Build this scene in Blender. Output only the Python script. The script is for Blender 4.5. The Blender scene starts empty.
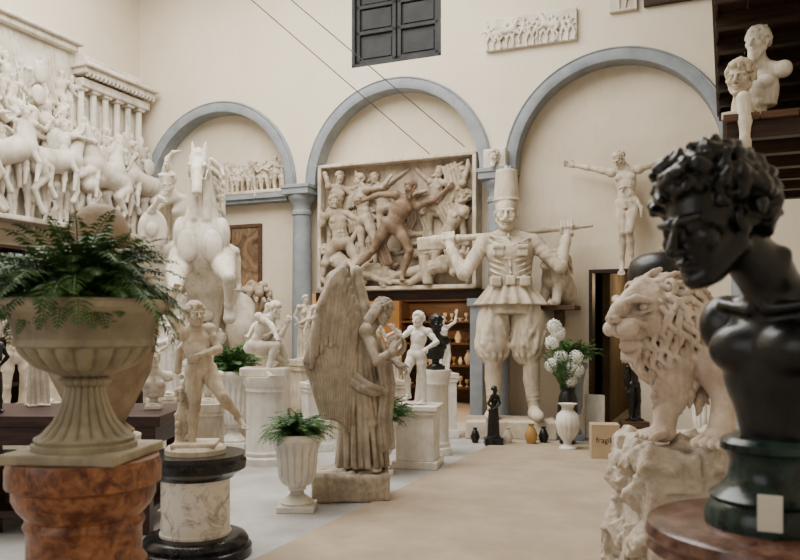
import bpy, math, random
import numpy as np
from mathutils import Vector, Matrix
TH=-math.atan(0.42); CT,ST=math.cos(TH),math.sin(TH)
def W(s,y,z=0.0):   # room frame (s along back wall, y into the wall, z up) -> world
    return (CT*s-ST*y, 12.3+ST*s+CT*y, z)
ROOM=(0,12.3,0)
rng=np.random.RandomState(7)
# ---------------------------------------------------------------- materials
def newmat(name):
    m=bpy.data.materials.new(name); m.use_nodes=True
    nt=m.node_tree; b=nt.nodes['Principled BSDF']; return m,nt,b
def N(nt,t,**kw):
    n=nt.nodes.new(t)
    for k,v in kw.items():
        if hasattr(n,k): setattr(n,k,v)
        else: n.inputs[k].default_value=v
    return n
def c4(c): return (c[0],c[1],c[2],1)
def plaster(name,col,dark=None,scale=3.0,rough=.75,bump=.25,bscale=45,crease=0.0,grime_crease_col=None,spec=.3,streak=0.0):
    m,nt,b=newmat(name); L=nt.links.new
    dark=dark or tuple(x*.78 for x in col)
    tc=N(nt,'ShaderNodeTexCoord')
    n1=N(nt,'ShaderNodeTexNoise',Scale=scale,Detail=8.0,Roughness=.62)
    L(tc.outputs['Object'],n1.inputs['Vector'])
    r=N(nt,'ShaderNodeValToRGB'); r.color_ramp.elements[0].position=.36; r.color_ramp.elements[1].position=.62
    r.color_ramp.elements[0].color=c4(dark); r.color_ramp.elements[1].color=c4(col)
    L(n1.outputs['Fac'],r.inputs['Fac']); out=r.outputs['Color']
    dc=grime_crease_col or tuple(x*.35 for x in col)  # darker mix colour, shared by grime streaks and concave creases
    if streak>0:
        mp=N(nt,'ShaderNodeMapping'); mp.inputs['Scale'].default_value=(7,7,1.3); L(tc.outputs['Object'],mp.inputs['Vector'])
        n3=N(nt,'ShaderNodeTexNoise',Scale=1.6,Detail=7.0,Roughness=.7); L(mp.outputs[0],n3.inputs['Vector'])
        r3=N(nt,'ShaderNodeValToRGB'); r3.color_ramp.elements[0].position=.5; r3.color_ramp.elements[1].position=.72
        r3.color_ramp.elements[0].color=(0,0,0,1); r3.color_ramp.elements[1].color=(streak,)*3+(1,)
        L(n3.outputs['Fac'],r3.inputs['Fac'])
        mx=N(nt,'ShaderNodeMix',data_type='RGBA'); L(r3.outputs['Color'],mx.inputs[0]); L(out,mx.inputs[6]); mx.inputs[7].default_value=c4(dc); out=mx.outputs[2]
    if crease>0:  # mixes the darker colour into concave creases by mesh pointiness
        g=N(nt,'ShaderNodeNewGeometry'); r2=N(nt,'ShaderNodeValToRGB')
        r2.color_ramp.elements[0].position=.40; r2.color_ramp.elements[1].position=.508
        r2.color_ramp.elements[0].color=(min(1,crease*1.6),)*3+(1,); r2.color_ramp.elements[1].color=(0,0,0,1)
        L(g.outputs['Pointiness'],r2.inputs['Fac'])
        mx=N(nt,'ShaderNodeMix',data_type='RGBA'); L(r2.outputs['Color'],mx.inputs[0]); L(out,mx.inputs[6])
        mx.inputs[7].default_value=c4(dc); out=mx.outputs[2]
    L(out,b.inputs['Base Color']); b.inputs['Roughness'].default_value=rough
    b.inputs['Specular IOR Level'].default_value=spec
    n2=N(nt,'ShaderNodeTexNoise',Scale=bscale,Detail=5.0); L(tc.outputs['Object'],n2.inputs['Vector'])
    bp=N(nt,'ShaderNodeBump',Strength=bump,Distance=.02); L(n2.outputs['Fac'],bp.inputs['Height']); L(bp.outputs['Normal'],b.inputs['Normal'])
    return m
def marble(name,c1,c2,scale=4,rough=.25,w=(.45,.55),dist=2.0):
    m,nt,b=newmat(name); L=nt.links.new
    tc=N(nt,'ShaderNodeTexCoord'); n1=N(nt,'ShaderNodeTexNoise',Scale=scale,Detail=9.0,Roughness=.65,Distortion=dist)
    L(tc.outputs['Object'],n1.inputs['Vector']); r=N(nt,'ShaderNodeValToRGB')
    r.color_ramp.elements[0].position=w[0]; r.color_ramp.elements[1].position=w[1]
    r.color_ramp.elements[0].color=c4(c1); r.color_ramp.elements[1].color=c4(c2)
    L(n1.outputs['Fac'],r.inputs['Fac']); L(r.outputs['Color'],b.inputs['Base Color']); b.inputs['Roughness'].default_value=rough
    b.inputs['Specular IOR Level'].default_value=.35
    return m
def wood(name,c1,c2,rough=.5):
    m,nt,b=newmat(name); L=nt.links.new
    tc=N(nt,'ShaderNodeTexCoord'); mp=N(nt,'ShaderNodeMapping'); mp.inputs['Scale'].default_value=(1,12,12)
    L(tc.outputs['Object'],mp.inputs['Vector']); n1=N(nt,'ShaderNodeTexNoise',Scale=3.0,Detail=6.0,Distortion=.6); L(mp.outputs[0],n1.inputs['Vector'])
    r=N(nt,'ShaderNodeValToRGB'); r.color_ramp.elements[0].position=.35; r.color_ramp.elements[1].position=.65
    r.color_ramp.elements[0].color=c4(c1); r.color_ramp.elements[1].color=c4(c2)
    L(n1.outputs['Fac'],r.inputs['Fac']); L(r.outputs['Color'],b.inputs['Base Color']); b.inputs['Roughness'].default_value=rough
    b.inputs['Specular IOR Level'].default_value=.3
    return m
M_wall=plaster('wall_cream',(.72,.64,.51),(.665,.585,.455),scale=.9,rough=.9,bump=.12,bscale=12,streak=.12,grime_crease_col=(.45,.37,.27))
M_wall2=plaster('wall_cream_infill',(.67,.585,.455),(.58,.50,.38),scale=1.1,rough=.9,bump=.12,bscale=12,streak=.18,grime_crease_col=(.38,.31,.22))
M_grey=plaster('grey_stone_trim',(.27,.295,.315),(.20,.22,.24),scale=4,rough=.7,bump=.1)
M_floor=plaster('floor_screed',(.43,.42,.41),(.29,.28,.27),scale=1.4,rough=.5,bump=.08,bscale=20,spec=.4)
M_carpet=plaster('runner_beige',(.43,.345,.255),(.345,.275,.20),scale=2.2,rough=.95,bump=.5,bscale=220)
M_ceil=plaster('ceiling_paint',(.6,.55,.46),(.52,.48,.4),scale=1,rough=.9)
M_white=plaster('white_plaster',(.76,.705,.61),(.54,.48,.385),crease=.7,grime_crease_col=(.17,.13,.09),streak=.5)
M_white2=plaster('white_marble',(.80,.765,.70),(.62,.585,.52),scale=5,rough=.4,bump=.05,crease=.55,grime_crease_col=(.26,.225,.18),streak=.3)
M_cream=plaster('aged_cream_plaster',(.68,.60,.475),(.43,.355,.26),crease=.75,grime_crease_col=(.12,.09,.06),streak=.55)
M_tan=plaster('weathered_grey_stone',(.49,.42,.33),(.27,.22,.165),scale=4,crease=.75,grime_crease_col=(.07,.052,.036),streak=.55)
M_relief=plaster('relief_tan_plaster',(.50,.415,.31),(.29,.225,.155),scale=3,crease=.8,grime_crease_col=(.08,.055,.035),streak=.45)
M_brown=plaster('relief_brown_patina',(.27,.185,.12),(.14,.09,.055),scale=4,crease=.75,grime_crease_col=(.035,.02,.012),rough=.5)
M_lion=plaster('lion_pinkish_stone',(.64,.54,.45),(.40,.31,.245),scale=5,crease=.8,grime_crease_col=(.11,.078,.06),streak=.45)
M_rock=plaster('rock_stone',(.62,.55,.46),(.34,.275,.21),scale=5,bump=.9,bscale=22,crease=.65,streak=.35)
M_bronze=plaster('black_bronze',(.007,.0075,.007),(.003,.003,.003),rough=.33,bump=.05,spec=.4)
M_green=marble('dark_green_marble',(.004,.012,.010),(.015,.038,.032),6,.22)
M_black=marble('black_marble',(.005,.005,.006),(.02,.02,.024),6,.22)
M_red=marble('rosso_marble',(.09,.026,.014),(.38,.165,.075),22,.35,(.38,.66),.5)
M_redd=marble('brown_red_marble',(.045,.018,.012),(.17,.09,.063),24,.22,(.38,.66),.5)
M_vein=marble('veined_white_marble',(.30,.27,.25),(.70,.65,.58),5,.3,(.36,.50),2.5)
M_urn=plaster('limestone_urn',(.42,.37,.27),(.26,.225,.155),scale=5,bump=.15,crease=.6,grime_crease_col=(.10,.08,.05),streak=.4)
M_jar=plaster('terracotta_jar',(.34,.26,.175),(.20,.15,.10),scale=5,bump=.15,crease=.5,streak=.4)
M_wood=wood('dark_wood',(.016,.008,.005),(.045,.022,.012))
M_wood2=wood('brown_wood',(.05,.024,.013),(.11,.055,.03))
M_table=wood('mahogany_table',(.018,.007,.006),(.05,.018,.014),.45)
M_iron=plaster('window_iron',(.03,.032,.032),(.015,.016,.017),rough=.6)
M_shutter=wood('shutter_wood',(.010,.011,.012),(.026,.027,.027),.65)
M_fern=plaster('fern_green',(.075,.17,.04),(.018,.058,.016),scale=9,rough=.55,bump=.0)
M_flower=plaster('white_petals',(.86,.86,.80),(.7,.72,.62),scale=9,rough=.7)
M_soil=plaster('potting_soil',(.04,.028,.02),(.02,.014,.01),rough=1)
M_card=plaster('cardboard',(.46,.35,.22),(.40,.30,.18),rough=.9,bump=.05)
M_ink=plaster('black_ink',(.02,.02,.02),(.02,.02,.02),rough=.8)
M_paper=plaster('paper_label',(.75,.71,.62),(.7,.66,.58),rough=.9,bump=.0)
M_gold=plaster('gilt_frame',(.45,.28,.09),(.3,.17,.05),rough=.4)
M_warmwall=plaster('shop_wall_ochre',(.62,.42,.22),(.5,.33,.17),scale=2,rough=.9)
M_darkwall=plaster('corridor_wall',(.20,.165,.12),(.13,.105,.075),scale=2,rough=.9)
M_paint=marble('old_oil_painting',(.05,.03,.02),(.30,.19,.10),2.5,.4,(.35,.65),1.5)
M_cable=plaster('steel_cable',(.12,.12,.12),(.09,.09,.09),rough=.5)
m,nt,b=newmat('warm_bulb'); b.inputs['Base Color'].default_value=(1,.72,.4,1); b.inputs['Emission Color'].default_value=(1,.72,.4,1); b.inputs['Emission Strength'].default_value=10; M_bulb=m
# ---------------------------------------------------------------- object helpers
def link(o,parent=None,loc=None,rotz=0,scale=1):
    bpy.context.collection.objects.link(o)
    if loc is not None: o.location=loc
    o.rotation_euler=(0,0,rotz)
    o.scale=(scale,)*3 if not hasattr(scale,'__len__') else scale
    if parent: o.parent=parent
    return o
def empty(name,loc=(0,0,0),rotz=0,scale=1):
    o=bpy.data.objects.new(name,None); o.empty_display_size=.1; return link(o,None,loc,rotz,scale)
def mk(name,v,f,mat,loc=(0,0,0),rotz=0,parent=None,smooth=False,ang=35,scale=1):
    me=bpy.data.meshes.new(name); me.from_pydata([tuple(map(float,p)) for p in v],[],f); me.update()
    me.materials.append(mat)
    if smooth:
        me.polygons.foreach_set('use_smooth',[True]*len(me.polygons)); me.set_sharp_from_angle(angle=math.radians(ang))
    return link(bpy.data.objects.new(name,me),parent,loc,rotz,scale)
def boxes(name,lst,mat,loc=(0,0,0),rotz=0,parent=None,bevel=0):
    v=[];f=[]
    for lo,hi in lst:
        o=len(v)
        for z in (lo[2],hi[2]):
            v+=[(lo[0],lo[1],z),(hi[0],lo[1],z),(hi[0],hi[1],z),(lo[0],hi[1],z)]
        f+=[[o+a for a in q] for q in ((3,2,1,0),(4,5,6,7),(0,1,5,4),(1,2,6,5),(2,3,7,6),(3,0,4,7))]
    ob=mk(name,v,f,mat,loc,rotz,parent)
    if bevel:
        md=ob.modifiers.new('bev','BEVEL'); md.width=bevel; md.segments=2
    return ob
def lathe(name,prof,mat,loc=(0,0,0),parent=None,seg=64,flute=None,rotz=0,scale=1,ang=40):
    v=[];f=[]
    P=[]
    for i in range(len(prof)-1):
        (r0,z0),(r1,z1)=prof[i],prof[i+1]
        n=1
        if flute and min(z0,z1)>=flute[2]-1e-6 and max(z0,z1)<=flute[3]+1e-6: n=4
        for t in range(n): P.append((r0+(r1-r0)*t/n,z0+(z1-z0)*t/n))
    P.append(prof[-1])
    if flute: seg=max(seg,flute[0]*6)
    for r,z in P:
        for i in range(seg):
            a=2*math.pi*i/seg; rr=r
            if flute and flute[2]<z<flute[3]: rr=r*(1+flute[1]*(abs(math.sin(flute[0]*a/2))-.6))
            v.append((rr*math.cos(a),rr*math.sin(a),z))
    n=len(P)
    for j in range(n-1):
        for i in range(seg):
            k=(i+1)%seg; f.append([j*seg+i,j*seg+k,(j+1)*seg+k,(j+1)*seg+i])
    f.append(list(range(seg))[::-1]); f.append([(n-1)*seg+i for i in range(seg)])
    return mk(name,v,f,mat,loc,rotz,parent,True,ang,scale)
# ---------------------------------------------------------------- SDF sculpting
def V(*a): return np.array(a[0] if len(a)==1 else a,dtype=float)
def nz(a): a=np.asarray(a,float); return a/(np.linalg.norm(a)+1e-12)
def rotm(a,b,c):
    ca,sa,cb,sb,cc,sc=math.cos(a),math.sin(a),math.cos(b),math.sin(b),math.cos(c),math.sin(c)
    return np.array([[cc,-sc,0],[sc,cc,0],[0,0,1]])@np.array([[cb,0,sb],[0,1,0],[-sb,0,cb]])@np.array([[1,0,0],[0,ca,-sa],[0,sa,ca]])
class Sdf:
    def __init__(s): s.p=[]
    def cap(s,a,b,ra,rb=None,k=.02,sub=False):
        a=V(a);b=V(b); rb=ra if rb is None else rb
        ba=b-a; L=max(float(ba@ba),1e-9)
        def fn(x,y,z):
            px,py,pz=x-a[0],y-a[1],z-a[2]
            t=np.clip((px*ba[0]+py*ba[1]+pz*ba[2])/L,0,1)
            return np.sqrt((px-t*ba[0])**2+(py-t*ba[1])**2+(pz-t*ba[2])**2)-(ra+(rb-ra)*t)
        r=max(ra,rb); s.p.append((fn,np.minimum(a,b)-r,np.maximum(a,b)+r,k,sub))
    def chain(s,pts,k=.02,sub=False):
        for p,q in zip(pts[:-1],pts[1:]): s.cap(p[:3],q[:3],p[3],q[3],k,sub)
    def ell(s,c,r,M=None,k=.02,sub=False):
        c=V(c); r=V(r) if hasattr(r,'__len__') else V(r,r,r); R=max(r)
        A=np.eye(3) if M is None else np.array(M,float)
        def fn(x,y,z):
            px,py,pz=x-c[0],y-c[1],z-c[2]
            q=[(px*A[i][0]+py*A[i][1]+pz*A[i][2])/r[i] for i in range(3)]
            k0=np.sqrt(q[0]**2+q[1]**2+q[2]**2); k1=np.sqrt((q[0]/r[0])**2+(q[1]/r[1])**2+(q[2]/r[2])**2)+1e-6
            return k0*(k0-1)/k1
        s.p.append((fn,c-R,c+R,k,sub))
    def box(s,c,h,M=None,rnd=.005,k=.01,sub=False):
        c=V(c);h=V(h); A=np.eye(3) if M is None else np.array(M,float); e=np.abs(A).T@h
        def fn(x,y,z):
            px,py,pz=x-c[0],y-c[1],z-c[2]
            q=[np.abs(px*A[i][0]+py*A[i][1]+pz*A[i][2])-(h[i]-rnd) for i in range(3)]
            return np.sqrt(np.maximum(q[0],0)**2+np.maximum(q[1],0)**2+np.maximum(q[2],0)**2)+np.minimum(np.maximum(np.maximum(q[0],q[1]),q[2]),0)-rnd
        s.p.append((fn,c-e,c+e,k,sub))
    def robe(s,c0,r0,c1,r1,n=9,amp=.06,k=.02,ph=0.0,sw=1.5,rnd=.01,sub=False):
        c0=V(c0);c1=V(c1); H=c1[2]-c0[2]
        def fn(x,y,z):
            t=np.clip((z-c0[2])/H,0,1)
            ax=r0[0]+(r1[0]-r0[0])*t; ay=r0[1]+(r1[1]-r0[1])*t
            X=(x-(c0[0]+(c1[0]-c0[0])*t))/ax; Y=(y-(c0[1]+(c1[1]-c0[1])*t))/ay
            th=np.arctan2(Y,X); rho=np.sqrt(X*X+Y*Y)
            w=np.sin(n*th+ph+sw*t*2+.8*np.sin(3*th+ph))*(1-.55*t)
            d=(rho-1-amp*w)*np.minimum(ax,ay)*.85
            return np.maximum(d,np.abs(z-(c0[2]+H/2))-H/2)
        R=max(r0[0],r0[1],r1[0],r1[1])*(1+amp)
        lo=np.minimum(c0,c1)-R; hi=np.maximum(c0,c1)+R; lo[2]=c0[2]; hi[2]=c1[2]
        s.p.append((fn,lo,hi,k,sub))
    def mesh(s,name,mat,vox,loc=(0,0,0),rotz=0,parent=None,scale=1,noise=0):
        lo=np.min([p[1] for p in s.p if not p[4]],axis=0)-3*vox; hi=np.max([p[2] for p in s.p if not p[4]],axis=0)+3*vox
        n=np.ceil((hi-lo)/vox).astype(int)+1
        ax=[(lo[i]+vox*np.arange(n[i])).astype(np.float32) for i in range(3)]
        F=np.full(n,.3,np.float32); mk_=max(p[3] for p in s.p)+2.5*vox
        for fn,l,h,k,sub in s.p:
            i0=np.clip(np.floor((l-mk_-lo)/vox).astype(int),0,n); i1=np.clip(np.ceil((h+mk_-lo)/vox).astype(int)+1,0,n)
            if (i1<=i0).any(): continue
            sl=tuple(slice(a,b_) for a,b_ in zip(i0,i1))
            d=fn(ax[0][sl[0]][:,None,None],ax[1][sl[1]][None,:,None],ax[2][sl[2]][None,None,:]).astype(np.float32)
            G=F[sl]
            if not sub:
                hh=np.clip(.5+.5*(G-d)/k,0,1); F[sl]=G*(1-hh)+d*hh-k*hh*(1-hh)
            else:
                hh=np.clip(.5-.5*(G+d)/k,0,1); F[sl]=G*(1-hh)-d*hh+k*hh*(1-hh)
        if noise:
            X,Y,Z=ax[0][:,None,None],ax[1][None,:,None],ax[2][None,None,:]
            F=F+noise*(np.sin(X*43+np.sin(Z*31)*2.3)*np.sin(Y*37+1.1+np.sin(X*29)*2)*np.sin(Z*45+np.sin(Y*33)*2.2)+.6*np.sin(X*101+Y*57+np.sin(Z*40)*2)*np.sin(Z*97+X*43)*np.sin(Y*93))
        for a in range(3):
            sl=[slice(None)]*3; sl[a]=0; F[tuple(sl)]=.1; sl[a]=-1; F[tuple(sl)]=.1
        Sg=F<0
        cs=[(i,j,k) for i in (0,1) for j in (0,1) for k in (0,1)]
        def cut(A,c): return A[c[0]:A.shape[0]-1+c[0],c[1]:A.shape[1]-1+c[1],c[2]:A.shape[2]-1+c[2]]
        cnt=np.zeros(np.array(n)-1,np.int8)
        for c in cs: cnt+=cut(Sg,c)
        act=(cnt>0)&(cnt<8); idx=np.argwhere(act); m=len(idx)
        vid=np.full(act.shape,-1,np.int32); vid[act]=np.arange(m)
        I,Jx,K=idx[:,0],idx[:,1],idx[:,2]
        val={c:F[I+c[0],Jx+c[1],K+c[2]] for c in cs}
        acc=np.zeros((m,3)); num=np.zeros(m)
        for c in cs:
            for a in range(3):
                if c[a]==0:
                    d=list(c); d[a]=1; d=tuple(d); v0,v1=val[c],val[d]; x=(v0<0)!=(v1<0)
                    t=np.where(x,v0/np.where(x,v0-v1,1),0)
                    for q in range(3): acc[:,q]+=np.where(x,c[q]+(t if q==a else 0),0)
                    num+=x
        P=(idx+acc/num[:,None])*vox+lo
        faces=[]
        for a in range(3):
            b_,c_=(a+1)%3,(a+2)%3
            s0=[slice(1,-1)]*3; s1=[slice(1,-1)]*3; s0[a]=slice(0,-1); s1[a]=slice(1,None)
            A0,A1=Sg[tuple(s0)],Sg[tuple(s1)]; E=np.argwhere(A0!=A1)
            if len(E)==0: continue
            ins=A0[E[:,0],E[:,1],E[:,2]]
            E=E+np.array([0 if q==a else 1 for q in range(3)])
            def g(db,dc):
                e=E.copy(); e[:,b_]+=db; e[:,c_]+=dc; return vid[e[:,0],e[:,1],e[:,2]]
            q=np.stack([g(-1,-1),g(0,-1),g(0,0),g(-1,0)],1); q[~ins]=q[~ins][:,::-1]; faces.append(q)
        Q=np.concatenate(faces); Q=Q[(Q>=0).all(1)]
        me=bpy.data.meshes.new(name); me.vertices.add(m); me.vertices.foreach_set('co',P.astype(np.float32).ravel())
        me.loops.add(len(Q)*4); me.loops.foreach_set('vertex_index',Q.astype(np.int32).ravel())
        me.polygons.add(len(Q)); me.polygons.foreach_set('loop_start',np.arange(len(Q),dtype=np.int32)*4)
        me.update(calc_edges=True); me.validate()
        me.polygons.foreach_set('use_smooth',np.ones(len(me.polygons),dtype=bool)); me.materials.append(mat)
        return link(bpy.data.objects.new(name,me),parent,loc,rotz,scale)
# ---------------------------------------------------------------- anatomy
def fib(n):
    i=np.arange(n)+.5; ph=np.arccos(1-2*i/n); th=np.pi*(1+5**.5)*i
    return np.stack([np.cos(th)*np.sin(ph),np.sin(th)*np.sin(ph),np.cos(ph)],1)
def head(S,c,f,u=(0,0,1),s=1,hair='short',beard=False,seed=0):
    c=V(c); f=nz(f); u=V(u); lat=nz(np.cross(u,f)); u=nz(np.cross(f,lat)); M=[lat,f,u]
    L=lambda x,y,z: c+(lat*x+f*y+u*z)*s
    S.ell(L(0,-.015,.035),(.074*s,.095*s,.085*s),M,.02*s); S.ell(L(0,.03,-.03),(.058*s,.062*s,.088*s),M,.02*s)
    for q in (-1,1):
        S.cap(L(q*.055,.0,-.05),L(q*.02,.062,-.098),.022*s,.018*s,.02*s); S.ell(L(q*.042,.062,-.022),.024*s,None,.015*s)
    S.ell(L(0,.075,-.1),(.022*s,.02*s,.017*s),M,.012*s)
    for q in (-1,1): S.ell(L(q*.031,.102,.002),(.021*s,.02*s,.014*s),M,.008*s,True)
    for q in (-1,1):
        S.ell(L(q*.031,.076,.0),.0155*s,None,.003*s); S.cap(L(q*.012,.091,.018),L(q*.052,.076,.02),.009*s,.008*s,.008*s)
    S.cap(L(0,.088,.012),L(0,.116,-.034),.008*s,.013*s,.008*s); S.ell(L(0,.1,-.038),(.019*s,.013*s,.008*s),M,.005*s)
    S.ell(L(0,.09,-.061),(.024*s,.012*s,.007*s),M,.004*s); S.ell(L(0,.087,-.076),(.02*s,.012*s,.008*s),M,.004*s)
    S.cap(L(-.022,.1,-.068),L(.022,.1,-.068),.003*s,None,.003*s,True)
    for q in (-1,1): S.ell(L(q*.076,-.005,-.008),(.01*s,.02*s,.03*s),M,.006*s)
    r=np.random.RandomState(seed)
    if hair in('curly','short','long'):
        n={'curly':150,'short':110,'long':130}[hair]; amp={'curly':.026,'short':.014,'long':.02}[hair]
        for d in fib(n):
            if d[2]<-.35 or (d[1]>.55 and d[2]<.45) or (d[1]>.0 and d[2]<.05): continue
            j=r.uniform(-.2,.2,3); p=L(d[0]*.078,-.015+d[1]*.098,.035+d[2]*.088); q=p+(lat*j[0]+f*j[1]+u*(j[2]-.08))*.11*s
            S.cap(p,q,amp*s*r.uniform(.7,1),amp*s*.5,.006*s)
    if hair=='long':
        for i in range(16):
            a=math.pi*(i/15); x=math.cos(a)*.08; y=-math.sin(a)*.095
            S.chain([(*L(x,y,.02),.02*s),(*L(x*1.15,y*1.05,-.06),.02*s),(*L(x*1.1,y*1.2,-.15),.012*s)],.008*s)
    if beard:
        for i in range(26):
            x=r.uniform(-.05,.05); S.cap(L(x,.075-abs(x)*.7,-.075-r.uniform(0,.03)),L(x*.7,.085-abs(x)*.4,-.14-r.uniform(0,.03)),.012*s,.006*s,.006*s)
def hand(S,w,d,n,s=1,curl=.5,side=1):
    w=V(w); d=nz(d); n=V(n); t=nz(np.cross(d,n))*side; n=nz(np.cross(t,d)); 
    S.cap(w,w+d*.03*s,.026*s,.028*s,.01*s)
    S.box(w+d*.055*s,(.038*s,.045*s,.015*s),[t,d,n],.013*s,.012*s)
    for i,l in enumerate((.062,.075,.082,.074)):
        o=(i-1.5)*.022; p=w+(d*.095+t*o)*s; q=p
        c=curl*(1+.08*i)
        a=0
        for sg,rr in ((.42,.0095),(.32,.0088),(.26,.0078)):
            a+=c*.75; v=d*math.cos(a)+n*math.sin(a)+t*o*.5; q2=q+v*l*sg*1.15*s
            S.cap(q,q2,rr*s,rr*.93*s,.003*s); q=q2
    p=w+(d*.03+t*.035)*s; q=p+(t*.028+d*.03+n*.012)*s; S.chain([(*p,.014*s),(*q,.0115*s),(*(q+(d*.03+n*.01*curl+t*.004)*s),.009*s)],.006*s)
D0=dict(pel=(0,0,.95),che=(0,0,1.27),nek=(0,0,1.47),hed=(0,-.02,1.62),sl=(-.18,0,1.41),el=(-.27,0,1.13),wl=(-.3,-.08,.88),
        sr=(.18,0,1.41),er=(.27,0,1.13),wr=(.3,-.08,.88),hl=(-.09,0,.93),kl=(-.1,-.02,.5),al=(-.1,.02,.08),hr=(.09,0,.93),kr=(.1,-.02,.5),ar=(.1,.02,.08))
def dv(a):
    if hasattr(a,'__len__'): return nz((math.sin(math.radians(a[0])),a[1],-math.cos(math.radians(a[0]))))
    return V(math.sin(math.radians(a)),0,-math.cos(math.radians(a)))
def fk(P=(0,0,.95),T=0,ty=0,Hd=None,hy=0,turn=0,la=(10,5),ra=(-10,-5),ll=(0,0),rl=(0,0),s=1,tl=None):
    P=V(P); t=math.radians(turn); lat=V(math.cos(t),math.sin(t),0); tl_=math.radians(tl if tl is not None else turn); lp=V(math.cos(tl_),math.sin(tl_),0)
    up=nz((math.sin(math.radians(T)),ty,math.cos(math.radians(T)))); Hd=T if Hd is None else Hd
    hu=nz((math.sin(math.radians(Hd)),hy,math.cos(math.radians(Hd))))
    lat=nz(lat-up*(lat@up))
    J=dict(pel=P,che=P+up*.32*s,nek=P+up*.52*s); J['hed']=J['nek']+hu*.15*s
    J['sl']=P+(up*.46-lat*.18)*s; J['sr']=P+(up*.46+lat*.18)*s; J['hl']=P-lp*.09*s; J['hr']=P+lp*.09*s
    J['el']=J['sl']+dv(la[0])*.29*s; J['wl']=J['el']+dv(la[1])*.25*s; J['er']=J['sr']+dv(ra[0])*.29*s; J['wr']=J['er']+dv(ra[1])*.25*s
    J['kl']=J['hl']+dv(ll[0])*.44*s; J['al']=J['kl']+dv(ll[1])*.43*s; J['kr']=J['hr']+dv(rl[0])*.44*s; J['ar']=J['kr']+dv(rl[1])*.43*s
    return J
def human(S,J=None,s=1,hf=None,hu=(0,0,1),b=1,fem=False,hands=True,hair='short',beard=False,curl=.5,feet=True,legs=True,doh=True,arms=True,seed=0,footdir=None,palm=None,hs=1.0):
    j={k:V(v) for k,v in {**D0,**(J or {})}.items()}
    up=nz(j['nek']-j['pel']); lat=nz(j['sr']-j['sl']); f=nz(np.cross(lat,up)); M=[lat,f,nz(np.cross(f,lat))*-1]
    lp=nz(j['hr']-j['hl']); fp=nz(np.cross(lp,up)); k=.03*s; B=b*s
    c=j['che']; p=j['pel']
    S.ell(c,(.145*B,.105*B,.19*s),M,k); S.ell(p*.55+c*.45-up*.02*s,((.115 if fem else .125)*B,.088*B,.15*s),M,k)
    S.ell(p,(.158*B,.108*B,.11*s),[lp,fp,up],k)
    for q in (-1,1):
        if fem: S.ell(c+(lat*q*.072+f*.09)*s,.05*s,None,.015*s)
        else: S.ell(c+(lat*q*.07+f*.07+up*.045)*s,(.075*s,.04*s,.055*s),M,.012*s)
        S.ell(p+(lp*q*.075-fp*.07-up*.03)*s,.075*B,None,.02*s)
        for r in range(3):
            if not fem: S.ell(p+(up*(.1+.065*r)+lat*q*.03+f*.08)*s,(.03*s,.02*s,.03*s),M,.008*s)
    nb=j['nek']
    S.chain([(*(nb-up*.03*s),.062*s),(*(nb*.35+j['hed']*.65),.05*s)],.03*s)
    for q,sh in ((-1,'sl'),(1,'sr')):
        S.cap(nb-up*.02*s,j[sh],.05*B,.05*B,.04*s); S.ell(j[sh]+lat*q*.01*s,.066*B,None,.02*s)
    if arms:
        for q,a,e,w in ((-1,'sl','el','wl'),(1,'sr','er','wr')):
            A,E,Wr=j[a],j[e],j[w]
            S.cap(A,E,.05*B,.038*B,k*.7); S.ell(A*.5+E*.5+f*.012*s,(.04*B,.04*B,.085*s),None,.02*s) if abs(nz(E-A)[2])>.75 else S.ell(A*.5+E*.5,.047*B,None,.03*s)
            mid=E*.72+Wr*.28; S.chain([(*E,.037*B),(*mid,.042*B),(*Wr,.025*B)],k*.5)
            if hands:
                n_=palm[0 if q<0 else 1] if palm else f
                hand(S,Wr,Wr-E,n_,s*1.05,curl if not hasattr(curl,'__len__') else curl[0 if q<0 else 1],-q)
    if legs:
        for q,h,kn,an in ((-1,'hl','kl','al'),(1,'hr','kr','ar')):
            Hh,K,A=j[h],j[kn],j[an]
            S.chain([(*Hh,.085*B),(*(Hh*.6+K*.4),.078*B),(*K,.052*B)],k)
            S.ell(K+fp*.02*s,.045*B,None,.015*s)
            mid=K*.7+A*.3-fp*.022*s; S.chain([(*K,.05*B),(*mid,.056*B),(*(K*.3+A*.7),.038*B),(*A,.034*B)],k*.6)
            if feet:
                fd=nz(footdir[0 if q<0 else 1]) if footdir else nz(V(fp[0],fp[1],0))
                lt=nz(np.cross((0,0,1),fd)) if abs(fd[2])<.9 else V(1,0,0)
                z_=(1 if abs(fd[2])<.7 else 0)
                hl=A-fd*.04*s+V(0,0,-.045)*s*z_; bl=A+fd*.13*s+V(0,0,-.055)*s*z_
                S.cap(hl,A,.032*s,.034*s,.02*s); S.cap(hl,bl,.03*s,.027*s,.02*s); S.cap(A,bl,.034*s,.026*s,.02*s)
                for t in range(5):
                    o=(t-2)*.017; S.cap(bl+lt*o*s,bl+(lt*o*1.3+fd*(.055-.006*abs(t-2)))*s,.013*s,.011*s,.004*s)
    if doh: head(S,j['hed'],hf if hf is not None else f,hu,s*hs,hair,beard,seed)
def swirl(S,pts,r,n=3,gap=.03,k=.01):
    for i in range(n):
        o=(i-(n-1)/2)*gap
        S.chain([(p[0]+o,p[1]+(-.01 if i%2 else 0),p[2]+o*.3,r) for p in pts],k)
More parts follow.
